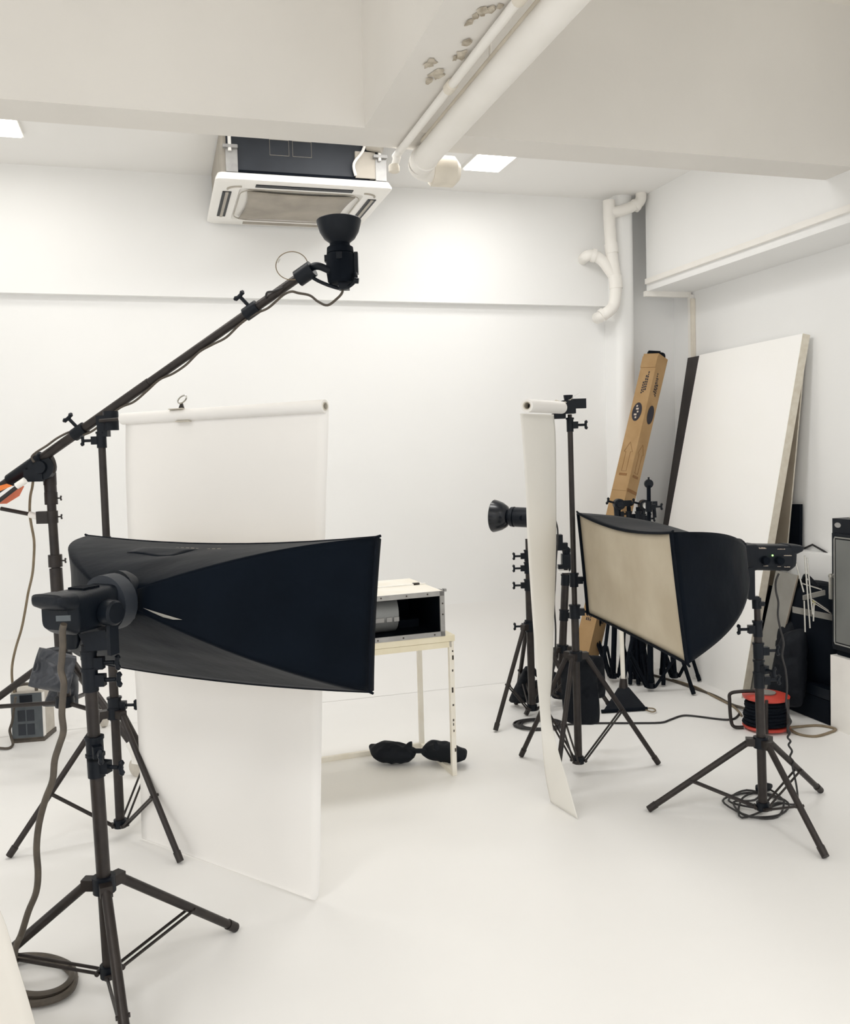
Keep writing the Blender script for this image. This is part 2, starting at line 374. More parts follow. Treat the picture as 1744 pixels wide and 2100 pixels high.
for x in (AX0 + .085, AX1 - .06):
    MB().aabb(x - .03, x + .03, AY0 + .015, AY0 + .042, AZ + .05, AZ + .19).build('hanger_bracket', 'alu', ac)
    MB().cyl(V((x - .01, AY0 + .0, AZ + .15)), V((x - .01, AY0 + .0, ZC)), .009, .009, 8).build('hanger_rod', 'white', ac)
    MB().aabb(x - .045, x + .03, AY0 - .01, AY0 + .02, AZ + .165, AZ + .18).build('hanger_clip', 'alu', ac)
MB().aabb(AX1 - .20, AX1 - .09, AY0 + .02, AY0 + .04, AZ + .06, AZ + .20).build('valve_cover', 'acs', ac)
MB().tube(spline([V((AX1 - .2, AY0 + .02, AZ + .07)), V((AX1 - .21, AY0 + .01, AZ + .13)), V((AX1 - .16, AY0 + .01, AZ + .20)), V((AX1 - .13, AY0 + .01, AZ + .28))], 5), .008, 8).build('wire', 'white', ac)
MB().cyl(V((AX1 - .13, AY0 + .02, AZ + .235)), V((AX1 - .06, AY0 - .02, AZ + .215)), .028, .028, 14).build('pipe_stub', 'acs', ac)
MB().aabb(AX0 + .12, AX1 - .12, AY0 + .03, AY0 + .05, AZ + .046, AZ + .066).build('gasket', 'matte', ac)

# ================================================================ STANDS
def wing(b, c, d, s=1.0):
    """wing-nut knob: stem then a flat winged head, outward along d"""
    d = d.normalized(); x, y = frame(d)
    b.cyl(c, c + d * .03 * s, .006 * s, .006 * s, 8)
    q = c + d * .036 * s
    b.tube([q + y * k * .021 * s + d * abs(k) * .006 * s for k in (-1, -.7, -.3, 0, .3, .7, 1)], [.003 * s, .0085 * s, .006 * s, .0085 * s, .006 * s, .0085 * s, .003 * s], 8)
    return b
def light_stand(name, label, B, T, feet, hubz, secs, joints=(), group=None, brace=.57, legr=.0115, m='stand', offs=None, cat='light stand', root_label=None):
    """B bottom of the column, T its top, feet three floor points; secs (z0, z1, r); joints (z, r, direction)"""
    t = thing(name, label, cat, (B.x, B.y, 0), group)
    at = lambda z: B + (T - B) * ((z - B.z) / (T.z - B.z))
    for z0, z1, r in secs: MB().cyl(at(z0), at(z1), r, r, 18).build('pole', m, t)
    hr = secs[0][2]
    MB().cyl(at(hubz - .022), at(hubz + .022), hr + .012, hr + .012, 18).build('leg_hub', 'black', t)
    MB().cyl(at(B.z - .012), at(B.z + .02), hr + .008, hr + .008, 14).build('base_hub', 'black', t)
    H_ = at(hubz)
    for fpt in feet:
        d = V((fpt.x - B.x, fpt.y - B.y, 0)).normalized(); s = V((-d.y, d.x, 0))
        p0 = H_ + d * (hr + .03) + V((0, 0, -.002)); p1 = V((fpt.x, fpt.y, legr))
        lg = MB().cyl(p0, p1, legr, legr, 14)
        lg.box(H_ + d * (hr + .018), d * .022, s * .016, V((0, 0, .015)))
        leg = lg.build('leg', m, t)
        e = (p1 - p0).normalized()
        MB().cyl(p1 - e * .035, p1 + e * .004, legr + .0025, legr + .0015, 14).build('foot', m, leg)
        mid = lerp(p0, p1, brace); b0 = B + d * (hr + .012)
        br = MB()
        for k in (-1, 1): br.cyl(b0 + s * .011 * k, mid + s * .011 * k, *((.0085, .0085) if m == 'matte' else (.0045, .0045)), 8)
        br.cyl(mid - s * .017, mid + s * .017, .006, .006, 8).cyl(b0 - s * .017, b0 + s * .017, .007, .007, 8)
        br.build('brace', m, t)
    for z, r, d in joints:
        cl = MB().cyl(at(z - .03), at(z + .03), r, r, 18).cyl(at(z + .026), at(z + .034), r + .003, r + .003, 18)
        d = d.normalized(); cl.box(at(z) + d * (r + .008), d * .012, zz * .016, d.cross(zz) * .012)
        j = cl.build('clamp', 'black', t)
        wing(MB(), at(z) + d * (r + .018), d).build('knob', 'black', j)
    return t
def tri(c, f1, n=3):
    c = V((c.x, c.y, 0)); v = V((f1.x, f1.y, 0)) - c
    return [c + Matrix.Rotation(2 * math.pi * k / n, 3, 'Z') @ v for k in range(n)]
right = RT.copy(); right.z = 0; right.normalize(); back = V((f0.x, f0.y, 0))

# --- 1. stand of the big strip softbox in front, left
D1 = 2.42
B1 = P(226, 1992, D1); T1 = P(181, 1335, D1 - .02)
feet1 = tri(P(226, 1992, D1), F(482, 1910))
zat = lambda B, T, py: (lambda d: P(lerp(V((0, 0, 0)), V((0, 0, 0)), 0).x, py, d))(0)
def colz(B, T, py):
    lo, hi = B.z - .5, T.z + .5
    for _ in range(40):
        z = (lo + hi) / 2; p = B + (T - B) * ((z - B.z) / (T.z - B.z)); v = p - CAM
        y = CY - FPX * v.dot(UP) / v.dot(FW)
        if y > py: lo = z
        else: hi = z
    return (lo + hi) / 2
z_ = lambda py: colz(B1, T1, py)
light_stand('light_stand', 'black light stand under the long black strip softbox, low splayed legs', B1, T1, feet1, z_(1812),
            [(B1.z, z_(1575), .0185), (z_(1575), z_(1400), .0165), (z_(1400), T1.z, .014)],
            [(z_(1570), .023, right - back * .3), (z_(1535), .023, right * .6 - back), (z_(1395), .021, right), (z_(1360), .02, right)], brace=.60, legr=.0135)
# --- 2. stand of the right softbox
D2 = 3.53
f2 = [F(1332, 1665), F(1693, 1762), F(1683, 1626)]
c2 = (f2[0] + f2[1] + f2[2]) / 3
B2 = V((c2.x, c2.y, .05)); T2 = P(1553, 1232, D2)
z2 = lambda py: colz(B2, T2, py)
light_stand('light_stand', 'black light stand under the right softbox with coiled cord at its foot', B2, T2, f2, z2(1522),
            [(B2.z, z2(1395), .0175), (z2(1395), z2(1290), .0155), (z2(1290), T2.z, .0125)],
            [(z2(1395), .021, right), (z2(1370), .02, right * .5 - back), (z2(1335), .02, right), (z2(1290), .018, -right)], legr=.0125)
# --- 3. left backdrop stand
D3 = 3.52
f3a, f3b = F(20, 1760), F(370, 1771)
B3 = P(247, 1690, D3); T3 = P(207, 872, D3)
m3 = (f3a + f3b) / 2; c3 = V((B3.x, B3.y, 0))
f3c = m3 + (c3 - m3) * 3
z3 = lambda py: colz(B3, T3, py)
bs = light_stand('backdrop_stand', 'brownish black stand holding the left end of the wide white paper roll', B3, T3, [f3a, f3b, f3c], z3(1462),
            [(B3.z, z3(1100), .0175), (z3(1100), T3.z, .0145)], [(z3(1462) + .03, .026, right), (z3(903), .019, -right)], cat='stand')
# its top clamp
hd = P(212, 862, D3)
MB().box(hd, right * .022, back * .022, zz * .018).box(hd + V((0, 0, -.035)), right * .02, back * .02, zz * .03).cyl(hd + right * .03 - zz * .04, hd + right * .03 + zz * .035, .03, .03, 14).build('roll_clamp', 'black', bs)
# --- 4. right backdrop stand
f4 = [F(1070, 1553), F(1350, 1569), F(1139, 1634)]
B4 = P(1187, 1560, 4.07); T4 = P(1169, 850, 4.07)
z4 = lambda py: colz(B4, T4, py)
bs2 = light_stand('backdrop_stand', 'tall black stand holding the narrow white paper roll on the right', B4, T4, f4, z4(1345),
            [(B4.z, z4(1255), .0175), (z4(1255), z4(870), .0125), (z4(870), T4.z, .010)], [(z4(1255), .024, right), (z4(1190), .02, right), (z4(872), .016, right)], brace=.5, cat='stand')
h4 = P(1166, 835, 4.06)
MB().box(h4, right * .03, back * .03, zz * .03).box(h4 + right * .05 + zz * .015, right * .03, back * .015, zz * .022).box(h4 - right * .045 - zz * .04, right * .03, back * .02, zz * .012).build('roll_clamp', 'black', bs2)
MB().cyl(h4 + zz * .03, h4 + zz * .055, .018, .022, 12).build('clamp_knob', 'black', bs2)
MB().box(h4 + right * .03 + zz * .05, (right + zz * .6).normalized() * .03, back * .004, zz * .003).build('clamp_lever', 'chrome', bs2)
# --- 5. stand of the bare strobe at the back
B5 = P(1092, 1452, 4.9); T5 = P(1082, 1105, 4.9)
f5a = F(1017, 1501)
z5 = lambda py: colz(B5, T5, py)
light_stand('light_stand', 'black light stand half hidden by the hanging right paper, under the bare reflector strobe', B5, T5, tri(B5, f5a), z5(1284),
            [(B5.z, z5(1210), .02), (z5(1210), z5(1150), .016), (z5(1150), T5.z, .012)],
            [(z5(1284), .026, -right), (z5(1200), .024, -right), (z5(1165), .022, -right), (z5(1140), .02, -right)], legr=.012)
# --- 6. heavier tripod behind the right paper
B6 = P(1150, 1425, 5.15); T6 = P(1161, 1165, 5.15)
z6 = lambda py: colz(B6, T6, py)
tp6 = light_stand('tripod', 'black tripod with a tilted head just right of the hanging right paper', B6, T6, tri(B6, B6 + right * .27 - back * .1), z6(1330),
            [(B6.z, z6(1172), .022), (z6(1172), T6.z, .012)], [(z6(1262), .026, right), (z6(1190), .025, right)], legr=.012, cat='tripod')
MB().cyl(P(1157, 1169, 5.15), P(1157, 1174, 5.15), .032, .032, 18).build('level_disc', 'white', tp6)
MB().box(P(1162, 1148, 5.15), right * .028, back * .028, zz * .034).cyl(P(1162, 1140, 5.15), P(1162, 1128, 5.15), .02, .026, 14).box(P(1157, 1162, 5.15), right * .035, back * .02, zz * .012).build('head_block', 'black', tp6)
MB().cyl(P(1161, 1128, 5.15), P(1166, 1122, 5.15), .024, .026, 12).box(P(1147, 1112, 5.15), right * .018, back * .03, zz * .045).box(P(1157, 1120, 5.15), right * .02, back * .02, zz * .02).build('tilt_bracket', 'black', tp6)
MB().tube(spline([P(1167, 1142, 5.15), P(1171, 1150, 5.14), P(1170, 1165, 5.14), P(1166, 1172, 5.14)], 5), .006, 8).build('tilt_lever', 'black', tp6)

# --- 7. folded stands leaning together by the right wall
def folded(label, base, top, feet_r, hubz, m='matte', a0=0., extra=None, cat='light stand'):
    T_ = top; fs = tri(base, base + Matrix.Rotation(a0, 3, 'Z') @ V((feet_r, 0, 0)))
    return light_stand('light_stand', label, V((base.x, base.y, .035)), T_, fs, hubz, [(.035, hubz + .12, .017), (hubz + .12, T_.z, .013)],
                       [(hubz + .12, .021, -right), (T_.z - .06, .018, right)], 'spare stands parked along the right wall', brace=.62, legr=.011, m=m)
b7 = F(1335, 1417); f7 = F(1423, 1426)
light_stand('light_stand', 'half open black stand with round disc on its rod, nearest of the parked stands', V((b7.x, b7.y, .03)), P(1331, 1000, dep(b7)),
            tri(b7, f7), .66, [(.03, .75, .018), (.75, 1.25, .012)], [(.78, .022, right), (1.12, .02, right)], 'spare stands parked along the right wall', brace=.62, legr=.012, m='matte')
dsk = P(1331, 992, dep(b7))
st7 = [o for o in C.objects if o.get('label', '').startswith('half open')][0]
MB().cyl(dsk - back * .008, dsk + back * .008, .027, .027, 22).build('grip_disc', 'black', st7)
MB().cyl(dsk, dsk + zz * .04, .006, .006, 8).build('spigot', 'black', st7)
b8 = F(1258, 1398)
folded('half open black stand behind the white mop pole among the parked stands', b8, P(1268, 1035, dep(b8)), .25, .66, a0=-.29)
b9 = F(1304, 1399); folded('folded black stand beside the mop pole, second of the parked stands', b9, P(1290, 1040, dep(b9)), .085, .55, a0=.2)
b10 = F(1318, 1404); folded('folded black stand with two clamps between its parked neighbours', b10, P(1309, 1040, dep(b10)), .08, .52, a0=.9)
b11 = F(1296, 1385); folded('folded black stand standing deepest in the corner bunch', b11, P(1320, 1045, dep(b11)), .08, .58, a0=.5)
b12 = F(1384, 1397); folded('half open black stand at the foam board end of the parked stands', b12, P(1362, 1100, dep(b12)), .15, .46, a0=-.5)
# grip heads on the folded stands
for (x, y, d, lab) in ((1270, 1034, dep(b8), 'left'), (1322, 1036, dep(b9), 'right')):
    c = P(x, y, d)
    t = thing('grip_head', {'left': 'dark swivel grip head on the leftmost parked stand, above the softbox', 'right': 'dark grip head with bright washer above the softbox rim, below the round disc'}[lab], 'grip head', c)
    MB().cyl(c - back * .03, c + back * .03, .035, .035, 18).build('disc', 'black', t)
    MB().cyl(c - back * .045, c - back * .03, .02, .024, 14).build('washer', 'chrome' if lab == 'right' else 'black', t)
    MB().box(c + right * .05 + zz * .005, right * .03, back * .014, zz * .018).cyl(c + right * .06, c + right * .065 - zz * .08, .012, .012, 10).cyl(c - right * .02, c - right * .015 - zz * .09, .015, .015, 10).build('jaw', 'black', t)
    wing(MB(), c - right * .03 + zz * .01, -right + zz * .3, 1.1).build('knob', 'black', t)

# ================================================================ BOOM STAND
Db = 4.35
A0, A1 = P(-70, 1049, 4.42), P(624, 561, 3.85)
bm_ = thing('boom_stand', 'tall black boom stand on castors with a long raised arm', 'boom stand', (P(133, 1442, Db).x, P(133, 1442, Db).y, 0))
adir = (A1 - A0).normalized()
an = lambda x: lerp(A0, A1, (x + 70) / 694.)
arm = MB().cyl(A0, an(330), .022, .022, 18).build('arm', 'stand', bm_)
MB().cyl(an(325), A1, .0195, .0195, 18).build('arm_extension', 'stand', bm_)
for x in (185, 528):
    c = MB().cyl(an(x) - adir * .035, an(x) + adir * .035, .03, .03, 16).build('arm_clamp', 'black', bm_)
    wing(MB(), an(x) + (zz - right * .6).normalized() * .03, zz - right * .9, 1.4).build('knob', 'black', c)
MB().cyl(an(32), an(105), .032, .032, 16).build('arm_sleeve', 'black', bm_)
gh = P(88, 958, Db - .06)
MB().cyl(gh - back * .03, gh + back * .015, .062, .062, 24).build('pivot_disc', 'black', bm_)
MB().cyl(gh - back * .045, gh - back * .03, .03, .034, 16).box(P(70, 975, Db - .08), right * .045, back * .015, zz * .03).build('pivot_grip', 'black', bm_)
MB().tube(spline([P(104, 935, Db - .07), P(110, 950, Db - .07), P(108, 970, Db - .07)], 5), .012, 8).build('pivot_yoke', 'stand', bm_)
Bc, Tc = P(133, 1440, Db), P(101, 965, Db)
ca = lambda py: Bc + (Tc - Bc) * ((colz(Bc, Tc, py) - Bc.z) / (Tc.z - Bc.z))
MB().cyl(ca(1440), ca(1165), .03, .03, 18).build('pole', 'stand', bm_)
MB().cyl(ca(1165), ca(1025), .0215, .0215, 18).build('pole', 'stand', bm_)
MB().cyl(ca(1030), ca(968), .029, .029, 18).build('receiver', 'stand', bm_)
for py, r, d in ((1022, .031, right), (982, .031, -right), (1060, .027, right), (1150, .033, right)):
    p = ca(py); c = MB().cyl(p - zz * .03, p + zz * .03, r, r, 16).build('clamp', 'stand', bm_)
    wing(MB(), p + d * r * .8, d, .6).build('knob', 'stand', c)
MB().tube([P(102, 1062, Db), P(82, 1060, Db), P(58, 1054, Db), P(2, 1043, Db)], .010, 10).build('crank_rod', 'stand', bm_)
MB().cyl(P(80, 1060, Db), P(60, 1055, Db), .016, .016, 12).build('crank_sleeve', 'white', bm_)
MB().box(P(90, 1061, Db), right * .03, back * .02, zz * .03).build('crank_bracket', 'stand', bm_)
hub = ca(1348)
MB().cyl(hub - zz * .03, hub + zz * .03, .05, .05, 18).build('leg_hub', 'black', bm_)
MB().cyl(Bc - zz * .02, Bc + zz * .03, .045, .045, 18).build('brace_hub', 'black', bm_)
fA = F(284, 1592); fB = F(-110, 1545); fC = F(215, 1490)
for k, ft in enumerate((fA, fB, fC)):
    d = V((ft.x - hub.x, ft.y - hub.y, 0)).normalized(); tip = V((ft.x, ft.y, .12 if k == 0 else .09))
    lg = MB().cyl(hub + d * .05, tip, .018, .018, 14).build('leg', 'stand', bm_)
    s = V((-d.y, d.x, 0))
    w = thing  # castor
    wc = V((ft.x, ft.y, .045))
    MB().cyl(wc - s * .012, wc + s * .012, .045, .045, 22).build('wheel', 'packl', lg)
    MB().box(wc + zz * .045, d * .02, s * .02, zz * .025).cyl(tip - zz * .02, tip + (hub - tip).normalized() * .06, .024, .022, 14).build('castor_fork', 'white', lg)
    MB().cyl(Bc, lerp(hub, tip, .62), .011, .011, 10).build('brace', 'stand', bm_)

# bare strobe on the boom tip
DS = 3.8
sb = thing('studio_strobe', 'black studio strobe with bowl reflector pointing up at the boom tip', 'studio light', P(698, 575, DS))
sax = (P(695, 450, DS) - P(701, 580, DS)).normalized()
sr = P(695, 452, DS)
MB().lathe(sr, -sax, [(.085, 0.004), (.094, 0), (.096, .003), (.092, .02), (.083, .05), (.066, .078), (.046, .094), (.042, .1), (.04, .1), (.044, .092), (.064, .076), (.08, .05), (.09, .02)], 40, cap=False).build('reflector', 'black', sb)
bo = sr - sax * .098
MB().lathe(bo, -sax, [(.042, 0), (.044, .012), (.056, .02), (.058, .045), (.055, .047), (.06, .05), (.062, .06), (.062, .13), (.058, .165), (.05, .172), (.0, .172)], 32).build('body', 'matte', sb)
for a in (0, 1, 2):
    x = (right, -right, -back)[a]; MB().box(bo - sax * .065 + x * .062, x * .006, sax * .014, x.cross(sax) * .012).build('latch', 'black', sb)
MB().box(bo - sax * .185 + right * .01, right * .022, back * .022, sax * .015).build('socket_block', 'black', sb)
yk = P(628, 560, DS)
MB().cyl(yk - adir * .045, yk + adir * .035, .036, .036, 16).build('mount', 'black', sb)
MB().tube(spline([P(634, 552, DS), P(645, 546, DS - .02), P(658, 547, DS - .03), P(678, 556, DS - .03)], 5), [.012] * 2 + [.016] * 14, 10).build('yoke', 'black', sb)
MB().tube(spline([P(636, 566, DS), P(655, 577, DS), P(680, 587, DS), P(704, 592, DS), P(722, 583, DS - .03), P(730, 572, DS - .04), P(729, 560, DS - .03)], 5), .008, 10).build('yoke', 'black', sb)
MB().cyl(P(736, 576, DS - .04), P(727, 575, DS - .04), .012, .014, 12).build('knob', 'black', sb)
MB().box(P(731, 540, DS), right * .008, back * .02, zz * .045).build('handle', 'black', sb)
cb = [P(703, 587, DS), P(702, 600, DS), P(692, 612, DS), P(672, 626, DS), P(652, 618, DS), P(636, 606, DS), P(612, 601, DS), P(597, 598, DS)]
low = lambda x, o: an(x) - zz * (.026 + o)
for i, x in enumerate(range(585, 175, -26)): cb.append(low(x, .006 + .010 * math.sin(i * 1.9)) + back * -.01)
cb += [P(150, 884, Db - .12), P(120, 897, Db - .12), P(96, 914, Db - .12), P(74, 928, Db - .12), P(65, 938, Db - .12), P(70, 948, Db - .12)]
tag(MB().tube(spline(cb, 5), .0055, 8).build('power_cable', 'cord'), 'dark cable looping from the boom strobe down along the boom arm', 'cable')
tag(MB().tube(spline([P(545, 613, 3.88), P(548, 600, 3.87), P(562, 597, 3.86), P(580, 590, 3.86)], 5), .0045, 8).build('strap', 'cordd'), 'short dark strap looped over the boom near its raised end', 'strap')
hc = [(68, 985), (66, 1000), (62, 1020), (61, 1050), (64, 1075), (70, 1110), (69, 1150), (66, 1180), (58, 1215), (52, 1250), (44, 1290), (32, 1330), (25, 1365), (25, 1395), (29, 1420)]
tag(MB().tube(spline([P(x, y, 4.3 + .025 * i) for i, (x, y) in enumerate(hc)], 5), .0065, 8).build('power_cable', 'tan'), 'thin cable hanging from the boom pivot to the grey power pack', 'cable')
sc_ = [P(632, 546, DS)] + [P(599 + 33 * math.cos(a), 545 - 29 * math.sin(a), DS) for a in [.25 + k * .42 for k in range(12)]] + [P(612, 570, DS), P(618, 568, DS)]
so = tag(MB().tube(spline(sc_, 5), .0022, 6).build('safety_wire', 'tan'), 'thin safety wire loop hanging at the boom tip', 'wire')
MB().cyl(P(573, 530, DS), P(569, 538, DS), .005, .005, 8).build('crimp', 'chrome', so)
# orange clamp at the frame edge
oc = thing('spring_clamp', 'orange spring clamp on the lower end of the boom arm', 'clamp', P(10, 1015, 4.25))
MB().hexa([P(-30, 1020, 4.22), P(26, 996, 4.22), P(14, 992, 4.22), P(-30, 1004, 4.22)], [P(-30, 1020, 4.28), P(26, 996, 4.28), P(14, 992, 4.28), P(-30, 1004, 4.28)]).build('jaw', 'orange', oc)
MB().hexa([P(-20, 1034, 4.24), P(14, 1033, 4.24), P(40, 1017, 4.24), P(50, 997, 4.24), P(40, 996, 4.24)], [P(-20, 1034, 4.3), P(14, 1033, 4.3), P(40, 1017, 4.3), P(50, 997, 4.3), P(40, 996, 4.3)]).build('jaw', 'salmon', oc)
MB().cyl(P(38, 996, 4.2), P(-25, 1045, 4.2), .010, .010, 12).build('handle', 'cordd', oc)
MB().cyl(P(52, 985, 4.2), P(34, 997, 4.2), .016, .016, 12).build('grip_sleeve', 'white', oc)

# ================================================================ SOFTBOXES
def softbox(label, TL, TR, BR, BL, hub, hr, axis_out, bow=.07, sag=(.03,) * 4, dip=.02, lip=.03, group=None, rear=.25):
    """corners of the front rectangle, hub of the speed ring; axis_out points from the hub to the front"""
    cor = [TL, TR, BR, BL]; ctr = sum(cor, V((0, 0, 0))) / 4
    ax = (ctr - hub).normalized()
    t = thing('softbox', label, 'softbox', hub, group)
    outs = [((c - ctr) - ax * (c - ctr).dot(ax)).normalized() for c in cor]
    ringp = [hub + o * hr for o in outs]
    def rod(i, s):
        i %= 4; b = math.sin(math.pi * s ** .8) * bow
        return lerp(ringp[i], cor[i], s) + outs[i] * b - ax * b * rear
    def edge(i, u, s):
        a, b = rod(i, s), rod(i + 1, s)
        m = (a + b) / 2; inw = (hub + ax * (m - hub).dot(ax) - m)
        if inw.length > 1e-6: inw.normalize()
        k = 4 * u * (1 - u)
        w = mnoise.noise(lerp(a, b, u) * 9) * .008 * k * math.sin(math.pi * min(1, s))
        return lerp(a, b, u) + inw * k * (sag[i] * s * s + dip * math.sin(math.pi * s) + w)
    for i, nm in enumerate(('top', 'side', 'bottom', 'side')):
        MB().grid(lambda u, v, i=i: edge(i, u, v), 18, 18).build('fabric_panel', 'fabric', t, solid=.003, smooth=80)
    # lip in front of the rim
    lp = MB()
    for i in range(4): lp.grid(lambda u, v, i=i: edge(i, u, 1) + ax * lip * v + (ctr - edge(i, u, 1)).normalized() * .004 * v, 14, 1)
    lp.build('rim_lip', 'matte', t, solid=.003)
    rp = []
    for i in range(4): rp += [edge(i, k / 10, 1) for k in range(10)]
    MB().tube(rp, .005, 8, True).build('rim_piping', 'matte', t)
    def df(u, v):
        p = lerp(lerp(edge(0, u, 1), edge(2, 1 - u, 1), v), lerp(edge(3, 1 - v, 1), edge(1, v, 1), u), .5)
        p = lerp(edge(3, 1 - v, 1), edge(1, v, 1), u) + (lerp(edge(0, u, 1), edge(2, 1 - u, 1), v) - lerp(lerp(TL, TR, u), lerp(BL, BR, u), v))
        return lerp(p, ctr, .02) - ax * .004
    MB().grid(df, 18, 18).build('diffuser', 'diff', t, solid=.002, smooth=80)
    for i in range(4):
        MB().tube([rod(i, k / 12) - outs[i] * .012 for k in range(13)], .004, 8).build('rod', 'matte', t)
        MB().cyl(cor[i] - outs[i] * .01, cor[i] + outs[i] * .014, .006, .004, 8).build('rod_tip', 'matte', t)
    x, y = frame(ax)
    MB().lathe(hub - ax * .02, ax, [(hr * .75, 0), (hr * 1.02, .004), (hr * 1.04, .03), (hr * .98, .045), (hr * .75, .045)], 30).build('speed_ring', 'alu' if False else 'black', t)
    return t, ax, edge
h1 = P(241, 1226, 2.50)
s1, ax1, e1 = softbox('long black strip softbox seen from behind, in front of the left paper', P(180, 1099, 3.15), P(773, 1102, 2.60), P(758, 1418, 2.60), P(190, 1357, 3.15), h1, .075, None, bow=.10, sag=(.026, .005, -.016, .004), dip=.018)
# flap, stitching and vent hole on the near panels
MB().grid(lambda u, v: lerp(e1(0, .30 + .22 * u, .55 + .22 * v), h1 - ax1 * .5, .012), 6, 6).build('pocket_flap', 'fabric', s1, solid=.004)
stc = MB()
for k in range(9): stc.cyl(lerp(e1(0, .42 + .02 * k, .80), h1 - ax1 * .6, .006), lerp(e1(0, .432 + .02 * k, .80), h1 - ax1 * .6, .006), .0018, .0018, 6)
stc.build('stitching', 'diff', s1)
vh = MB().grid(lambda u, v: lerp(e1(1, .80 + .07 * v * math.sin(math.pi * u), .03 + .13 * u), h1 - ax1 * .6, .012), 4, 3); vh.build('vent_slit', 'gbrd', s1, solid=.002)
h2 = P(1514, 1143, 3.62)
s2, ax2, e2 = softbox('black softbox with dirty cream front on the right, turned sideways', P(1186, 1052, 4.0), P(1378, 1092, 3.06), P(1411, 1362, 3.06), P(1206, 1258, 4.0), h2, .075, None, bow=.085, sag=(.03, .004, .004, .004), dip=.012, lip=.008, rear=.12)

# ---- strobe heads inside the softboxes
def strobe(label, back_, front, up, w, h, loc, flare=1.15):
    t = thing('studio_strobe', label, 'studio light', loc)
    ax = (front - back_); L = ax.length
    MB().loft(back_, ax, up, [(0, w * .80, h * .78, h * .1), (.02, w * .98, h * .95, h * .04), (L * .14, w, h, 0), (L * .16, w * .96, h * .97, 0), (L * .75, w * .96, h * .97, 0), (L * .80, w * 1.02, h * 1.02, 0), (L, w * .9, h * .92, 0)], 32, 5).build('body', 'black', t)
    return t, ax.normalized(), L
bk, fr = P(112, 1262, 2.28), P(238, 1232, 2.48)
t1, a1, L1 = strobe('black studio strobe behind the long strip softbox, on the foreground stand', bk, fr, zz, .056, .056, P(183, 1330, 2.4))
sd1 = a1.cross(zz).normalized()
MB().loft(bk, -a1, zz, [(-.03, .056, .026, .03), (.0, .058, .022, .034), (.022, .054, .018, .04), (.03, .045, .010, .042)], 24, 4).build('rear_handle', 'black', t1)
for k in range(3): MB().box(lerp(bk, fr, .38 + .09 * k) + zz * .056, a1 * .008, sd1 * .028, zz * .003).build('vent', 'matte', t1)
MB().lathe(fr - a1 * .05, a1, [(.06, 0), (.078, .003), (.078, .05), (.07, .056)], 28).build('bayonet_ring', 'acd', t1)
kn = lerp(bk, fr, .56) + sd1 * .056 - zz * .012
MB().lathe(kn, sd1, [(.034, 0), (.036, .006), (.034, .03), (.028, .036)], 24).build('tilt_knob', 'black', t1)
kb = kn + sd1 * .018
MB().box(kb - zz * .056, a1 * .016, sd1 * .006, zz * .056).build('yoke', 'black', t1)
MB().hexa([P(178, 1336, 2.36), P(222, 1333, 2.36), P(222, 1333, 2.46), P(178, 1336, 2.46)], [P(160, 1300, 2.36), P(216, 1292, 2.36), P(216, 1292, 2.46), P(160, 1300, 2.46)]).build('yoke_base', 'black', t1)
MB().cyl(P(182, 1352, 2.4), P(181, 1322, 2.4), .021, .021, 16).build('spigot_socket', 'black', t1)
MB().loft(P(148, 1330, 2.37), V((0, 0, 1)), back, [(0, .014, .012, 0), (.02, .022, .016, 0), (.05, .022, .016, 0), (.07, .006, .006, 0)], 20, 3).build('lock_lever', 'black', t1)
MB().box(P(130, 1268, 2.225), right * .018, back * .002, zz * .007).build('mains_label', 'packd', t1)
cbl = [(131, 1280), (128, 1295), (129, 1320), (127, 1350), (125, 1375), (131, 1400), (129, 1430), (127, 1465), (130, 1500), (121, 1530), (112, 1560), (108, 1600), (93, 1640), (80, 1690), (75, 1740), (78, 1790), (74, 1830), (58, 1870), (44, 1915), (32, 1945)]
pts = [P(x, y, 2.24 + .006 * i) for i, (x, y) in enumerate(cbl)]
pts += [F(20, 2010, .01), F(-20, 2040, .01)]
tag(MB().tube(spline(pts, 5), .0085, 10).build('power_cable', 'cord'), 'thick grey brown cable hanging from the foreground strobe to the floor', 'cable')

bk, fr = P(1622, 1143, 3.63), P(1518, 1141, 3.60)
t2, a2, L2 = strobe('black studio strobe with dial panel feeding the right softbox', bk, fr, zz, .056, .054, P(1553, 1230, 3.53))
sd2 = a2.cross(zz).normalized(); sd2 = sd2 if sd2.dot(CAM - bk) > 0 else -sd2
MB().loft(bk, -a2, zz, [(-.03, .054, .022, .034), (0, .056, .02, .036), (.022, .052, .014, .04), (.03, .044, .008, .042)], 24, 4).build('rear_handle', 'black', t2)
fc = lambda x, y, o=.0: P(x, y, 3.615) + sd2 * (.004 + o) + (-FW) * .056
for x, y in ((1559, 1147), (1588, 1148)):
    MB().lathe(fc(x, y, -.004), sd2, [(.017, 0), (.0175, .006), (.015, .014), (.012, .015)], 22).build('dial', 'matte', t2)
MB().ball(fc(1573, 1137), .0038, n=10).build('indicator_lamp', 'led', t2)
lt = MB()
def strokes(mb, x0, x1, y, h, d):
    x = x0
    while x < x1:
        w = random.uniform(.7, 1.8); hh = h * random.uniform(.5, 1)
        mb.box(d(x + w / 2, y - hh / 2 + h / 2), RT * (w * .5 / 520), sd2 * .0006, UP * (hh * .5 / 520)); x += w + .7
strokes(lt, 1537, 1559, 1122, 3.2, fc); strokes(lt, 1583, 1598, 1124, 1.4, fc); strokes(lt, 1596, 1610, 1137, 2.0, fc)
strokes(lt, 1597, 1609, 1160, 1.8, fc); strokes(lt, 1555, 1563, 1158, 1.4, fc); strokes(lt, 1583, 1589, 1159, 1.4, fc)
lt.build('lettering', 'inkw', t2)
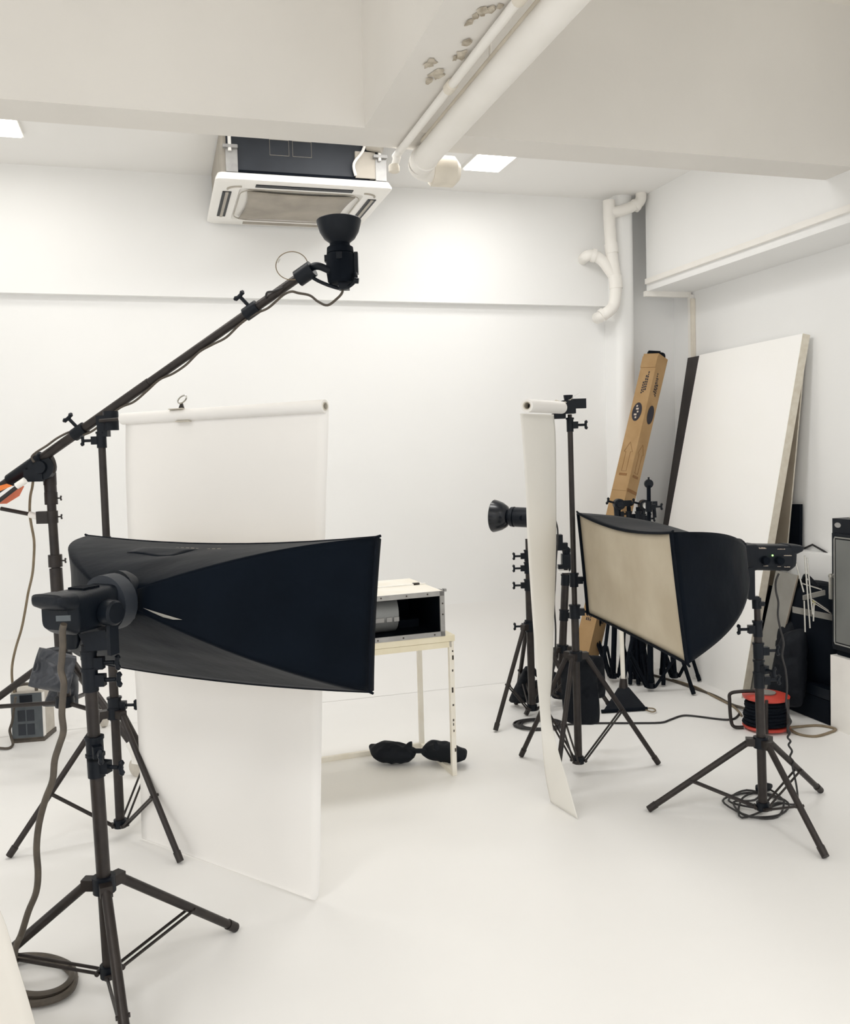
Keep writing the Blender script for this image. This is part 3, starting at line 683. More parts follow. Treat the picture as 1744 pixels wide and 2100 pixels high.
MB().box(P(1541, 1196, 3.50), right * .013, back * .008, zz * .062).box(P(1546, 1226, 3.52), right * .02, back * .012, zz * .006).build('yoke', 'black', t2)
MB().cyl(P(1553, 1248, 3.53), P(1552, 1226, 3.53), .018, .018, 16).box(P(1562, 1238, 3.52), right * .012, back * .01, zz * .008).build('spigot_socket', 'black', t2)
cu = [(1598, 1176), (1592, 1192), (1592, 1212), (1597, 1235), (1596, 1262), (1601, 1290), (1608, 1318), (1605, 1345), (1612, 1375), (1615, 1410), (1613, 1440), (1619, 1470)]
curl = [P(x, y, 3.60) for x, y in cu]
wv = [(1623, 1480), (1616, 1492), (1621, 1502), (1616, 1512), (1622, 1520), (1618, 1528), (1625, 1540), (1621, 1552), (1628, 1562), (1626, 1572), (1632, 1600), (1636, 1625)]
curl += [P(x, y, 3.61 + .003 * i) for i, (x, y) in enumerate(wv)]
cl_ = [(1636, 1640), (1628, 1650)]
rng = random.Random(3)
for k in range(24):
    a = k * 1.05; rx = 26 + 50 * rng.random(); ry = 8 + 26 * rng.random()
    cl_.append((1560 + rx * math.cos(a) + rng.uniform(-10, 10), 1645 + ry * math.sin(a) + rng.uniform(-4, 4)))
curl += [F(x, y, .006 + .004 * (i % 3)) for i, (x, y) in enumerate(cl_)]
tag(MB().tube(spline(curl, 5), .0042, 8).build('power_cable', 'cordd'), 'dark curly cord dropping from the right strobe into a tangle under its stand', 'cable')
tag(MB().loft(F(1553, 1619, .03), (F(1593, 1608, .03) - F(1553, 1619, .03)), zz, [(0, .008, .008, 0), (.012, .02, .016, 0), (.06, .02, .017, 0), (.085, .008, .008, 0)], 18, 3).build('inline_switch', 'black'), 'small black switch box on the tangled cord under the right stand', 'switch')

# ---- bare strobe behind the right paper
DM = 5.0
t3 = thing('studio_strobe', 'black strobe with shiny bowl reflector poking left of the hanging right paper', 'studio light', P(1085, 1080, DM))
mx = (P(1012, 1056, DM + .07) - P(1140, 1062, DM - .09)).normalized()
ro = P(1013, 1058, DM)
MB().lathe(ro, -mx, [(.08, .004), (.09, 0), (.092, .004), (.088, .02), (.078, .05), (.06, .078), (.04, .092), (.037, .09), (.055, .074), (.073, .048), (.084, .02)], 36, cap=False).build('reflector', 'gloss', t3)
MB().lathe(ro - mx * .088, -mx, [(.04, 0), (.043, .01), (.055, .016), (.057, .035), (.052, .037), (.055, .045), (.055, .16), (.05, .23), (0, .23)], 30).build('body', 'black', t3)
MB().lathe(ro - mx * .16 - back * .05 - right * .0, -back, [(.014, 0), (.014, .01), (.0, .011)], 16).build('dial', 'matte', t3)
MB().box(P(1092, 1092, DM), right * .012, back * .008, zz * .06).build('yoke', 'black', t3)
tag(MB().tube(spline([P(1140, 1068, 5.06), P(1144, 1085, 5.06), P(1144, 1110, 5.05), P(1141, 1150, 5.05), P(1139, 1200, 5.05), P(1137, 1240, 5.0), P(1140, 1290, 5.0), P(1138, 1350, 5.0), P(1128, 1420, 5.0), F(1105, 1478, .01)], 5), .005, 8).build('power_cable', 'cordd'), 'thin dark cable hanging behind the edge of the right paper', 'cable')

# ================================================================ PAPER BACKDROPS
def roll(name, label, a, b, r, core):
    t = thing(name, label, 'paper roll', a)
    d = (b - a).normalized()
    MB().lathe(a, d, [(r * .62, .0), (r, 0), (r, (b - a).length), (r * .62, (b - a).length)], 32, cap=False).build('rolled_paper', 'paper', t)
    MB().lathe(a, d, [(r * .5, .0), (r * .64, -.002), (r * .64, (b - a).length + .002), (r * .5, (b - a).length + .002), (r * .5, .0)], 24, cap=False).build('core_tube', 'core', t)
    MB().cyl(lerp(a, b, .12), lerp(a, b, .88), r * .52, r * .52, 18).build('core_liner', core, t)
    return t
LA, LB_ = P(252, 859, 3.44), P(667, 833, 2.98)
rl = roll('paper_roll', 'long white backdrop paper roll on the left, sheet hanging to the floor', LA, LB_, .0225, 'matte')
MB().cyl(P(205, 863, 3.49), P(262, 858, 3.43), .007, .007, 10).build('roll_spindle', 'stand', rl)
bl, br_ = F(291, 1722), F(642, 1850)
eL = spline([P(258, 868, 3.44), P(258, 960, 3.44), P(262, 1090, 3.45), P(270, 1280, 3.45), P(279, 1430, 3.44), P(287, 1600, 3.43), bl + zz * .05, bl + zz * .006], 8)
eR = spline([P(674, 842, 2.98), P(673, 900, 2.985), P(669, 1020, 2.99), P(664, 1250, 2.99), P(661, 1430, 2.99), P(658, 1650, 2.985), P(655, 1822, 2.975), br_ + zz * .006], 8)
n_ = len(eL) - 1
MB().grid(lambda u, v: lerp(eL[round(v * n_)], eR[round(v * n_)], u) + V((0, 0, 0)) + (back * .012 * math.sin(u * 5 + v * 2) * math.sin(math.pi * v) * .5), 20, n_).build('hanging_sheet', 'paper', rl, solid=.0012, smooth=80)
# spring clip on the roll
ck = lerp(LA, LB_, .30)
clp = thing('spring_clip', 'small metal spring clip biting the left paper roll', 'clip', ck + zz * .02)
cdv = (LB_ - LA).normalized()
MB().box(ck + zz * .0235 - back * .01, cdv * .035, back * .02, zz * .0016).box(ck - zz * .0235 - back * .008 + cdv * .03, cdv * .035, back * .018, zz * .0016).build('jaw', 'core', clp)
MB().hexa([ck + zz * .025 + cdv * .005, ck + zz * .025 + cdv * .032, ck + zz * .025 + cdv * .032 + back * .012, ck + zz * .025 + cdv * .005 + back * .012], [ck + zz * .045 + cdv * .016, ck + zz * .045 + cdv * .026, ck + zz * .045 + cdv * .026 + back * .01, ck + zz * .045 + cdv * .016 + back * .01]).build('spring', 'stand', clp)
rp = [ck + zz * (.058 + .012 * math.sin(a)) + cdv * (.026 + .022 * math.cos(a)) + zz * .35 * .02 * math.cos(a) for a in [2 * math.pi * k / 20 for k in range(20)]]
MB().tube(rp, .003, 6, True).build('ring_handle', 'chrome', clp)
# right paper
RA, RB = P(1081, 832, 3.66), P(1152, 836, 4.0)
rr_ = roll('paper_roll', 'short white paper roll on the right, open end facing the camera', RA, RB, .0275, 'matte')
k1 = [(1067, 848, 3.66), (1072, 900, 3.66), (1078, 990, 3.67), (1082, 1100, 3.68), (1088, 1200, 3.70), (1095, 1300, 3.72), (1101, 1380, 3.73), (1107, 1450, 3.74), (1112, 1520, 3.75), (1119, 1590, 3.76), (1130, 1645, None)]
k2 = [(1136, 850, 4.0), (1140, 900, 4.0), (1141, 1000, 4.0), (1141, 1100, 4.0), (1139, 1200, 3.98), (1135, 1300, 3.93), (1131, 1380, 3.88), (1127, 1450, 3.82), (1143, 1530, 3.72), (1165, 1605, 3.64), (1186, 1680, None)]
g1 = spline([P(x, y, d) if d else F(x, y, .004) for x, y, d in k1], 6); g2 = spline([P(x, y, d) if d else F(x, y, .004) for x, y, d in k2], 6)
n2 = len(g1) - 1
sh = MB().grid(lambda u, v: lerp(g1[round(v * n2)], g2[round(v * n2)], u) + right * .03 * math.sin(math.pi * u) * math.sin(math.pi * v) * math.sin(3.1 * v), 16, n2)
sh.build('hanging_sheet', 'paper2', rr_, solid=.0012, smooth=80)
MB().tube(spline([P(1140, 822, 4.0), P(1152, 826, 4.02), P(1165, 824, 4.04), P(1172, 816, 4.05)], 4), .006, 6).build('torn_wrapper', 'core', rr_)
# paper sheet curling in at the lower left corner
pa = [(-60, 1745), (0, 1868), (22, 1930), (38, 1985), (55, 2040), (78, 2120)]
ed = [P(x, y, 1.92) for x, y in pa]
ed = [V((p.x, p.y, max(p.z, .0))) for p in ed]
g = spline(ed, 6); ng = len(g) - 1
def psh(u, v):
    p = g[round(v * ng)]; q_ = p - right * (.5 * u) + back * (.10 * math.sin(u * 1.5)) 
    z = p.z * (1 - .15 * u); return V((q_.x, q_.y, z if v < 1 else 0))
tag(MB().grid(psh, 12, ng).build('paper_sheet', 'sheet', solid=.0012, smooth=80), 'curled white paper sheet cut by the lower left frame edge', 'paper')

# ================================================================ TABLE AND DUCT FAN
tf = F(938, 1590); v_ = V((-.35 * r0.x + .937 * f0.x, -.35 * r0.y + .937 * f0.y, 0)).normalized(); u_ = V((v_.y, -v_.x, 0)); u_ = u_ if u_.dot(right) < 0 else -u_
TH, TL_, TD = .655, 1.25, .45
tb = thing('work_table', 'cream topped table with chipped white square legs behind the left paper', 'table', tf + u_ * TL_ / 2)
sq = .011
def bar(m_, a, b, h=sq, w=sq):
    d = (b - a).normalized(); x = d.cross(zz) if abs(d.z) < .9 else u_.copy(); x.normalize(); y = d.cross(x).normalized()
    return m_.box((a + b) / 2, d * ((b - a).length / 2), x * w, y * h)
corners = [tf + u_ * sq + v_ * sq, tf + u_ * (TL_ - sq) + v_ * sq, tf + u_ * (TL_ - sq) + v_ * (TD - sq), tf + u_ * sq + v_ * (TD - sq)]
for c in corners: bar(MB(), c, c + zz * (TH - .03)).build('leg', 'legw', tb)
for a, b in ((0, 3), (2, 3), (1, 2)): bar(MB(), corners[a] + zz * sq, corners[b] + zz * sq).build('floor_rail', 'legw', tb)
for a, b in ((0, 1), (0, 3), (2, 3), (1, 2)): bar(MB(), corners[a] + zz * (TH - .043), corners[b] + zz * (TH - .043), .013).build('top_rail', 'wood', tb)
MB().box(tf + u_ * TL_ / 2 + v_ * TD / 2 + zz * (TH - .014), u_ * (TL_ / 2 + .004), v_ * (TD / 2 + .004), zz * .014).build('table_top', 'wood', tb)
chp = MB()
for z, s in ((.55, .02), (.49, .01), (.40, .024), (.33, .008), (.26, .01), (.24, .012), (.21, .01), (.12, .016), (.58, .008)):
    chp.box(corners[0] - v_ * (sq + .0005) + zz * z + u_ * random.uniform(-.006, .006), u_ * random.uniform(.002, .004), v_ * .0008, zz * s * .5)
chp.build('paint_chips', 'chip', tb)
fo = tf + u_ * .045 + v_ * .0 + zz * TH
FL_, FD, FH = .80, .46, .205
fan = thing('duct_fan', 'galvanised duct fan unit with open front lying on the cream table', 'fan', fo + u_ * FL_ / 2)
cnr = lambda a, b, c: fo + u_ * a + v_ * b + zz * c
bx = lambda a0, a1, b0, b1, c0_, c1: MB().box(cnr((a0 + a1) / 2, (b0 + b1) / 2, (c0_ + c1) / 2), u_ * (a1 - a0) / 2, v_ * (b1 - b0) / 2, zz * (c1 - c0_) / 2)
bx(0, FL_, 0, FD, FH - .006, FH).build('top_panel', 'legw', fan)  # painted near-white for the lit top, against the shade-greyed front
bx(0, FL_, 0, FD, 0, .006).build('bottom_panel', 'alu', fan)
bx(0, .008, 0, FD, .006, FH - .006).build('side_panel', 'alu', fan); bx(FL_ - .008, FL_, 0, FD, .006, FH - .006).build('side_panel', 'alu', fan)
bx(.008, FL_ - .008, FD - .008, FD, .006, FH - .006).build('rear_panel', 'matte', fan)
fr_ = MB()
for a0, a1, c0_, c1 in ((0, FL_, FH - .02, FH + .002), (0, FL_, 0, .022), (-.002, .02, .0, FH), (FL_ - .02, FL_ + .002, 0, FH)):
    fr_.box(cnr((a0 + a1) / 2, -.003, (c0_ + c1) / 2), u_ * (a1 - a0) / 2, v_ * .004, zz * (c1 - c0_) / 2)
fr_.build('front_flange', 'alu', fan)
bx(.008, .012, .01, FD - .01, .008, FH - .008).build('lining', 'matte', fan)
bx(.012, FL_ - .01, .03, FD - .01, FH - .012, FH - .007).build('lining', 'matte', fan)
bx(.012, FL_ - .01, .01, FD - .01, .007, .012).build('lining', 'matte', fan)
bx(.0, FL_, FD * .50, FD * .53, FH, FH + .006).build('top_seam', 'acw', fan)
bx(.03, .06, FD * .5, FD * .54, FH, FH + .01).build('seam_bolt', 'stand', fan)
dr = MB().lathe(cnr(.19, .17, FH * .5), u_, [(0.001, 0), (.06, -.006), (.092, 0), (.092, .38), (.0, .38)], 36); drum = dr.build('blower_drum', 'drum', fan)
dl = MB()
for a0, a1 in ((.19, .215), (.225, .25), (.262, .33), (.345, .37)): dl.box(cnr((a0 + a1) / 2, .078, FH * .40), u_ * (a1 - a0) / 2, v_ * .003, zz * .010)
dl.build('drum_tabs', 'alu', drum)
bx(.05, .15, .2, .3, .012, .05).build('motor_mount', 'matte', fan)
scw = MB()
for a, c in ((.08, FH - .008), (.18, FH - .008), (.3, FH - .008), (.05, .010), (.2, .010), (.32, .010), (.008, .15), (.008, .1)): scw.cyl(cnr(a, -.008, c), cnr(a, -.006, c), .004, .004, 8)
scw.build('screws', 'chip', fan)
MB().cyl(cnr(0, .1, FH - .01), cnr(-.05, .1, FH - .012), .004, .004, 8).box(cnr(-.02, .1, FH - .012), u_ * .006, v_ * .012, zz * .006).box(cnr(-.045, .1, FH - .012), u_ * .006, v_ * .012, zz * .006).build('hanger_bolt', 'alu', fan)
# sandbags
def sandbag(label, quads, m, strap=None, th=.05, wr=.022, cat='sandbag', cr=.10):
    c = sum(quads[0], V((0, 0, 0))) / 4; zmin = min(p.z for q in quads for p in q)
    t = thing('sandbag', label, cat, (c.x, c.y, zmin))
    for i, q in enumerate(quads): MB().pillow(q, th if not isinstance(th, (list, tuple)) else th[i], 30, wr, seed=i * 3.1, cr=cr).build('pouch', m, t, smooth=70)
    if strap: MB().tube(spline(strap, 5), .012, 8).build('strap', m, t)
    return t
d_ = 4.42
sandbag('black twin pouch sandbag lying on the floor under the cream table',
        [[F(764, 1556, .045), F(846, 1556, .045), F(860, 1536, .06), F(754, 1524, .08)], [F(860, 1548, .05), F(956, 1560, .05), F(960, 1535, .07), F(876, 1524, .08)], [F(824, 1536, .10), F(846, 1534, .10), F(846, 1520, .13), F(838, 1522, .13)], [F(888, 1538, .10), F(904, 1540, .10), F(896, 1520, .14), F(890, 1522, .14)]],
        'bagd', [F(835, 1540, .07), F(856, 1540, .07), F(876, 1540, .07)], th=[.05, .05, .012, .012], wr=.014)
sandbag('dark vinyl sandbag slung over the boom stand legs, shiny creased top',
        [[P(56, 1408, 4.12), P(142, 1424, 4.12), P(158, 1345, 4.2), P(80, 1326, 4.2)], [P(86, 1450, 4.5), P(162, 1446, 4.5), P(157, 1345, 4.48), P(130, 1350, 4.48)]],
        'bagv', [P(95, 1335, 4.2), P(120, 1332, 4.3), P(140, 1345, 4.4)], th=[.045, .04], wr=.035, cr=.03)
sandbag('big black sandbag hanging from the right backdrop stand hub',
        [[P(1156, 1484, 4.2), P(1234, 1488, 4.2), P(1222, 1348, 4.2), P(1148, 1348, 4.2)], [P(1190, 1434, 4.36), P(1244, 1432, 4.36), P(1239, 1344, 4.32), P(1190, 1344, 4.32)]],
        'bagd', [P(1165, 1352, 4.2), P(1187, 1344, 4.15), P(1215, 1350, 4.2)], th=[.03, .035])
sandbag('black saddle sandbag slumped on the legs of the half hidden light stand',
        [[F(1040, 1440, .02), F(1085, 1443, .02), P(1084, 1370, 5.0), P(1076, 1368, 5.0)], [F(1078, 1443, .02), F(1107, 1443, .03), P(1106, 1395, 5.1), P(1085, 1398, 5.1)]],
        'bagd', [P(1078, 1374, 5.0), P(1090, 1368, 4.96), P(1102, 1385, 5.0)], th=[.045, .045])
sandbag('black sandbag on the tripod just right of the hanging right paper', [[P(1131, 1432, 5.2), P(1158, 1436, 5.2), P(1156, 1385, 5.2), P(1132, 1375, 5.2)]], 'bagd', th=.05)
# power pack
fl_, frr, brr = F(27, 1524), F(90, 1519), F(113, 1500)
bl_ = fl_ + brr - frr
pk = thing('power_pack', 'grey vented power pack box on the floor behind the boom stand', 'power pack', (fl_ + brr) / 2)
PH = .275
MB().prism([fl_ + zz * .02, frr + zz * .02, brr + zz * .02, bl_ + zz * .02], zz * (PH - .02)).build('case', 'packl', pk)
ou = (frr - fl_).normalized(); oo = (fl_ - bl_).normalized()
ex = lambda p, k=.006: p
MB().prism([fl_ - ou * .006 + oo * .006, frr + ou * .006 + oo * .006, brr + ou * .006 - oo * .006, bl_ - ou * .006 - oo * .006], zz * .025).build('base_rim', 'cord', pk)
fw = (frr - fl_).length
fp = lambda a, z: fl_ + ou * (fw * a) + zz * z + oo * .003
MB().box(fp(.5, .5 * PH), ou * fw * .5, oo * .003, zz * (PH / 2 - .012)).build('front_panel', 'packd', pk)
for a in (.33, .62):
    for z in (.07, .145):
        MB().box(fp(a, z) + oo * .003, ou * fw * .12, oo * .002, zz * .03).build('vent', 'acd', pk)
MB().box(fp(.5, .225) + oo * .003, ou * fw * .2, oo * .004, zz * .03).build('control_panel', 'black', pk)
MB().box(lerp(frr, brr, .0) + zz * PH / 2 + (brr - frr).normalized() * .012, ou * .004, (brr - frr).normalized() * .014, zz * (PH / 2 - .014)).build('edge_trim', 'white', pk)
MB().tube(spline([fp(.15, PH), fp(.2, PH + .03), fp(.5, PH + .04), fp(.8, PH + .03), fp(.85, PH)], 5), .009, 8).build('carry_handle', 'cord', pk)
tag(MB().tube(spline([P(32, 1430, 4.62), P(28, 1455, 4.66), P(25, 1480, 4.68), P(20, 1497, 4.7), P(23, 1512, 4.7), F(26, 1528, .01), F(10, 1535, .01), F(-40, 1528, .01)], 5), .007, 8).build('power_cable', 'cord'), 'brown cable looping down the left side of the grey power pack', 'cable')

# ================================================================ LONG CARDBOARD CARTON
cbB, cbT = F(1192, 1386, .01), onY(1348, 722, 5.36)
cax = (cbT - cbB).normalized(); CL = (cbT - cbB).length
tocam = (CAM - (cbB + cbT) / 2); tocam -= cax * tocam.dot(cax); tocam.normalize(); sdx = cax.cross(tocam).normalized()
sdx = sdx if sdx.dot(right) > 0 else -sdx
sdx2 = (sdx * .985 - tocam * .17).normalized(); toc2 = (tocam * .985 + sdx * .17).normalized()
hw = .083
ct = thing('cardboard_carton', 'long narrow cardboard carton leaning in the back right corner', 'box', cbB)
MB().prism([cbB + toc2 * hw, cbB + sdx2 * hw, cbB - toc2 * hw, cbB - sdx2 * hw], cax * CL * .985).build('carton', 'card', ct)
def face(side, s, w, off=.0012):
    """point on the lit (-1) or shaded (+1) visible face: s along the carton, w across it from the front edge"""
    a = toc2 * hw; b = sdx2 * hw * side; n = (toc2 + sdx2 * side).normalized()
    return cbB + cax * (CL * s) + lerp(a, b, w) + n * off
for side in (-1, 1):
    nrm = (toc2 + sdx2 * side).normalized(); tv = (face(side, .5, 1) - face(side, .5, 0)).normalized()
    ov = MB(); n = 26
    c = face(side, .80, .55)
    ov.prism([c + tv * .036 * math.cos(2 * math.pi * k / n) + cax * .065 * math.sin(2 * math.pi * k / n) for k in range(n)], nrm * .0008); ov.build('oval_logo', 'ink', ct)
    lg = MB()
    for k in range(5): lg.box(c + cax * (-.04 + .02 * k) + tv * .008 * math.sin(k * 2.1) + nrm * .0012, cax * .006, tv * (.006 + .004 * (k % 2)), nrm * .0006)
    if side < 0: lg.build('logo_lettering', 'inkw', ct)
    tx = MB()
    for ln, (w, a, b) in enumerate(((.35, .868, .925), (.46, .862, .915), (.57, .858, .895))):
        s = a
        while s < b:
            l = random.uniform(.003, .008); tx.box(face(side, s + l / 2, w), cax * (CL * l * .45), tv * .0045, nrm * .0006); s += l + .0022
    for s in [.70 + .0065 * k for k in range(0)]: pass
    tx.build('printed_text', 'ink', ct)
    ar = MB(); A_ = lambda s, w: face(side, s, w)
    ar.tube([A_(.615, .35), A_(.675, .35), A_(.675, .22), A_(.705, .5), A_(.675, .78), A_(.675, .65), A_(.615, .65)], .0012, 5, True)
    ar.box(A_(.605, .5), cax * .008, tv * .03, nrm * .0006)
    ar.build('printed_arrow', 'inkr', ct)
    tx = MB()
    for w in (.4, .52, .64):
        s = .16
        while s < .25:
            l = random.uniform(.004, .010); tx.box(face(side, s + l / 2, w), cax * (CL * l * .45), tv * .004, nrm * .0006); s += l + .003
    tx.build('printed_text', 'ink', ct)
    MB().box(face(side, .56, .5), cax * .010, tv * .056, nrm * .0012).build('dent_crease', 'inkr' if side > 0 else 'card', ct)
topc = cbB + cax * CL * .985
MB().hexa([topc + toc2 * hw - cax * .10, topc - sdx2 * hw - cax * .10, topc - sdx2 * hw - cax * .02, topc + toc2 * hw - cax * .02], [p + (toc2 - sdx2).normalized() * .006 for p in [topc + toc2 * hw - cax * .10, topc - sdx2 * hw - cax * .10, topc - sdx2 * hw - cax * .02, topc + toc2 * hw - cax * .02]]).build('flap', 'card', ct)
MB().pillow([topc + sdx2 * hw * .9 - cax * .07, topc + toc2 * hw * .3 + sdx2 * .03 - cax * .05, topc - sdx2 * .03 + cax * .03, topc + sdx2 * .06 + cax * .045], .025, 10, .02).build('black_wrapping', 'matte', ct)
MB().box(topc - sdx2 * .02 + cax * .022, (sdx2 + cax * .2).normalized() * .04, toc2 * .02, cax * .010).build('black_wrapping', 'matte', ct)

# ================================================================ LEANING BOARDS
def board(name, label, BL, BR, TR, TL, th, m, edge=None, cat='board'):
    n = (BR - BL).cross(TL - BL).normalized(); n = n if n.x > 0 else -n
    t = thing(name, label, cat, (BL + BR) / 2)
    MB().hexa([BL, BR, TR, TL], [p + n * th for p in (BL, BR, TR, TL)]).build('panel', m, t)
    if edge:
        d = (BR - BL).normalized()
        MB().hexa([BR, BR + n * th, TR + n * th, TR], [p + d * .002 for p in (BR, BR + n * th, TR + n * th, TR)]).build('edge', edge, t)
    return t
XW = XR - .075
fBR, fTR, fTL = F(1521, 1432), onX(1647, 684, XW), onX(1435, 728, XW)
fBL = F(1322, 1350); 
board('foam_board', 'big white foam board leaning on the right wall', fBL, fBR, fTR, fTL, .05, 'foam', 'foame')
nb = (fBR - fBL).cross(fTL - fBL).normalized(); nb = nb if nb.x > 0 else -nb
yd = (fBL - fBR).normalized(); up_f = (fTL - fBL)
o_ = nb * .054
dTL = onX(1411, 734, XR - .035); dTR = dTL - yd * .3; dBL = fBL + yd * .10 + o_; dBR = dBL - yd * .3
board('dark_board', 'narrow dark brown board showing along the left edge of the foam board', dBL, dBR, dTR, dTL, .012, 'dbrd')
gTR = onX(1652, 706, XR - .012); gBR = F(1588, 1412)
gBR.x = min(gBR.x, XR - .06)
board('shade_tinted_board', 'thin board with shade painted into its beige face and a cream edge tucked behind the foam board', gBR + yd * .35, gBR, gTR, gTR + yd * .35, .008, 'bbrd', 'foame')
hb = V((XR - .03, 0, 0)); a_, b_ = onX(1617, 1034, XR - .035), onX(1641, 1034, XR - .035)
board('black_board', 'short narrow black board standing upright against the wall right of the foam board', V((a_.x - .02, a_.y, 0)), V((b_.x - .02, b_.y, 0)), b_, a_, .02, 'matte')
kBR = F(1556, 1432); kBL = F(1530, 1424)
board('grey_board', 'grey board leaning low behind the right softbox stand', F(1536, 1428), F(1572, 1440), P(1636, 1180, 4.93), P(1592, 1170, 5.1), .012, 'gbrd', 'bbrd')
board('black_board', 'black board between the foam board and the low grey board', F(1527, 1420), F(1545, 1427), P(1612, 1206, 5.12), P(1578, 1200, 5.25), .01, 'matte')

# ================================================================ CLUTTER ON THE RIGHT
# white plinth and black cabinet
pl = tag(MB().aabb(3.30, XR - .01, 3.05, 3.775, 0, .385).build('display_plinth', 'plinth'), 'white box plinth under the black cabinet at the right frame edge', 'plinth')
cbn = thing('storage_cabinet', 'black cabinet with grey window door standing on the white plinth', 'cabinet', (3.45, 3.5, .385))
MB().aabb(3.315, XR - .015, 3.10, 3.775, .415, 1.095).build('body', 'black', cbn)
MB().aabb(3.33, XR - .03, 3.12, 3.76, .386, .415).build('foot_rail', 'matte', cbn)
dr_ = MB().aabb(3.303, 3.315, 3.11, 3.765, .43, 1.02).build('door', 'black', cbn)
MB().aabb(3.300, 3.304, 3.14, 3.735, .46, .99).build('window', 'glassd', dr_)
rpz = [V((3.300, y, z)) for y, z in ((3.13, .45), (3.74, .45), (3.745, .46), (3.745, .99), (3.74, 1.0), (3.13, 1.0))]
MB().tube(rpz, .004, 6, True).build('window_seal', 'trimg', dr_)
MB().lathe(V((3.3, 3.755, .80)), V((-1, 0, 0)), [(.012, 0), (.012, .02), (.0, .022)], 14).box(V((3.285, 3.755, .735)), V((.006, 0, 0)), V((0, .007, 0)), V((0, 0, .055))).build('handle', 'chrome', dr_)
ovl = MB(); n = 24
ovl.prism([V((3.3145, 3.735 + .022 * math.cos(2 * math.pi * k / n), 1.062 + .013 * math.sin(2 * math.pi * k / n))) for k in range(n)], V((-.002, 0, 0))); ovl.build('oval_badge', 'alu', cbn)
pb = tag(MB().grid(lambda u, v: V((3.35 + .2 * u, 3.2 + .5 * v, 1.098 + .03 * abs(mnoise.noise(V((u * 4, v * 6, 1)))) + .02 * u)), 14, 20).build('plastic_bag', 'plast', solid=.0006), 'crumpled clear plastic bag lying on top of the black cabinet', 'bag')
# black cases
c1 = thing('equipment_case', 'low black equipment case on the floor beside the white plinth', 'case', (3.45, 4.05, 0))
MB().aabb(3.315, XR - .02, 3.80, 4.27, .004, .13).build('case_body', 'matte', c1)
MB().aabb(3.31, XR - .015, 3.795, 4.275, .135, .19).build('case_lid', 'black', c1)
MB().box(V((3.306, 4.0, .135)), V((.006, 0, 0)), V((0, .02, 0)), V((0, 0, .02))).build('latch', 'chrome', c1)
bp = thing('equipment_bag', 'tall slumped black equipment bag on the low black case', 'bag', (3.5, 4.05, .19))
MB().loft(V((3.475, 4.03, .192)), zz, V((0, 1, 0)), [(0, .11, .20, 0), (.04, .125, .215, 0), (.2, .12, .21, 0), (.38, .115, .19, .0), (.48, .10, .17, 0), (.52, .06, .12, 0)], 36, 3.2).build('bag_body', 'matte', bp)
MB().pillow([V((3.36, 4.10, .24)), V((3.36, 4.27, .24)), V((3.38, 4.28, .47)), V((3.37, 4.12, .50))], .05, 10, .01).build('side_pocket', 'bagd', bp)
MB().tube(spline([V((3.40, 4.1, .70)), V((3.38, 4.05, .76)), V((3.40, 3.98, .70))], 6), .01, 8).build('carry_loop', 'bagd', bp)
bg = sandbag('black camera bag heaped against the low grey board', [[F(1568, 1438, .05), F(1650, 1456, .05), P(1656, 1285, 4.78), P(1603, 1298, 4.9)]], 'bagd', th=.08, cat='bag')
# silver folding stand
ms = thing('folding_stand', 'bundle frame of thin silver rods standing before the black bag', 'stand', P(1655, 1290, 4.62))
def rod_(a, b, r=.004, nm='rod', m='chrome'): MB().cyl(a, b, r, r, 8).build(nm, m, ms)
dR = 4.62
for a, b in (((1632, 1151), (1649, 1214)), ((1651, 1139), (1662, 1288)), ((1656, 1144), (1667, 1260)), ((1650, 1232), (1652, 1296)), ((1670, 1238), (1669, 1274))): rod_(P(*a, dR), P(*b, dR))
for a, b in (((1665, 1228), (1700, 1252)), ((1663, 1232), (1706, 1258)), ((1644, 1196), (1686, 1209))): rod_(P(*a, dR), P(*b, dR), .0035)
bar2 = lambda a, b, h, nm, m: MB().box((P(*a, dR + .03) + P(*b, dR + .03)) / 2, (P(*b, dR + .03) - P(*a, dR + .03)) / 2, back * .008, zz * h).build(nm, m, ms)
bar2((1627, 1250), (1706, 1266), .016, 'cross_bar', 'gbrd'); bar2((1648, 1226), (1692, 1215), .012, 'cross_bar', 'gbrd')
bar2((1668, 1234), (1672, 1238), .008, 'tape_mark', 'yellow')
tag(MB().tube(spline([onX(1600, 1150, XR - .012), onX(1636, 1131, XR - .012), onX(1667, 1117, XR - .012), onX(1690, 1130, XR - .012), onX(1706, 1141, XR - .012)], 1), .006, 8).build('wall_cable', 'cordd'), 'dark cable pinned in a zigzag on the wall beside the black cabinet', 'cable')

# cable reel lying on the floor
rc = F(1572, 1494); rc.z = 0
re = thing('cable_reel', 'red and black cable reel lying flat on the floor before the bags', 'cable reel', rc)
MB().lathe(rc + zz * .012, zz, [(.0, 0), (.116, 0), (.119, .008), (.112, .014), (0, .014)], 36).build('lower_flange', 'red', re)
MB().lathe(rc + zz * .165, zz, [(.0, 0), (.115, 0), (.118, .012), (.10, .018), (.05, .022), (0, .022)], 36).build('upper_flange', 'red', re)
MB().lathe(rc + zz * .186, zz, [(.045, 0), (.05, .008), (.03, .014), (0, .014)], 24).build('socket_plate', 'gbrd', re)
hx_ = []
for k in range(7 * 24): hx_.append(rc + V(((.110 - .016 * k / 168 + .004 * math.sin(k * .7)) * math.cos(k * math.pi / 12), (.110 - .016 * k / 168 + .004 * math.sin(k * .7)) * math.sin(k * math.pi / 12), .030 + .118 * k / 168)))
MB().tube(hx_, .0095, 8).cyl(rc + zz * .02, rc + zz * .168, .09, .09, 28).build('wound_cable', 'matte', re)
lf = -right
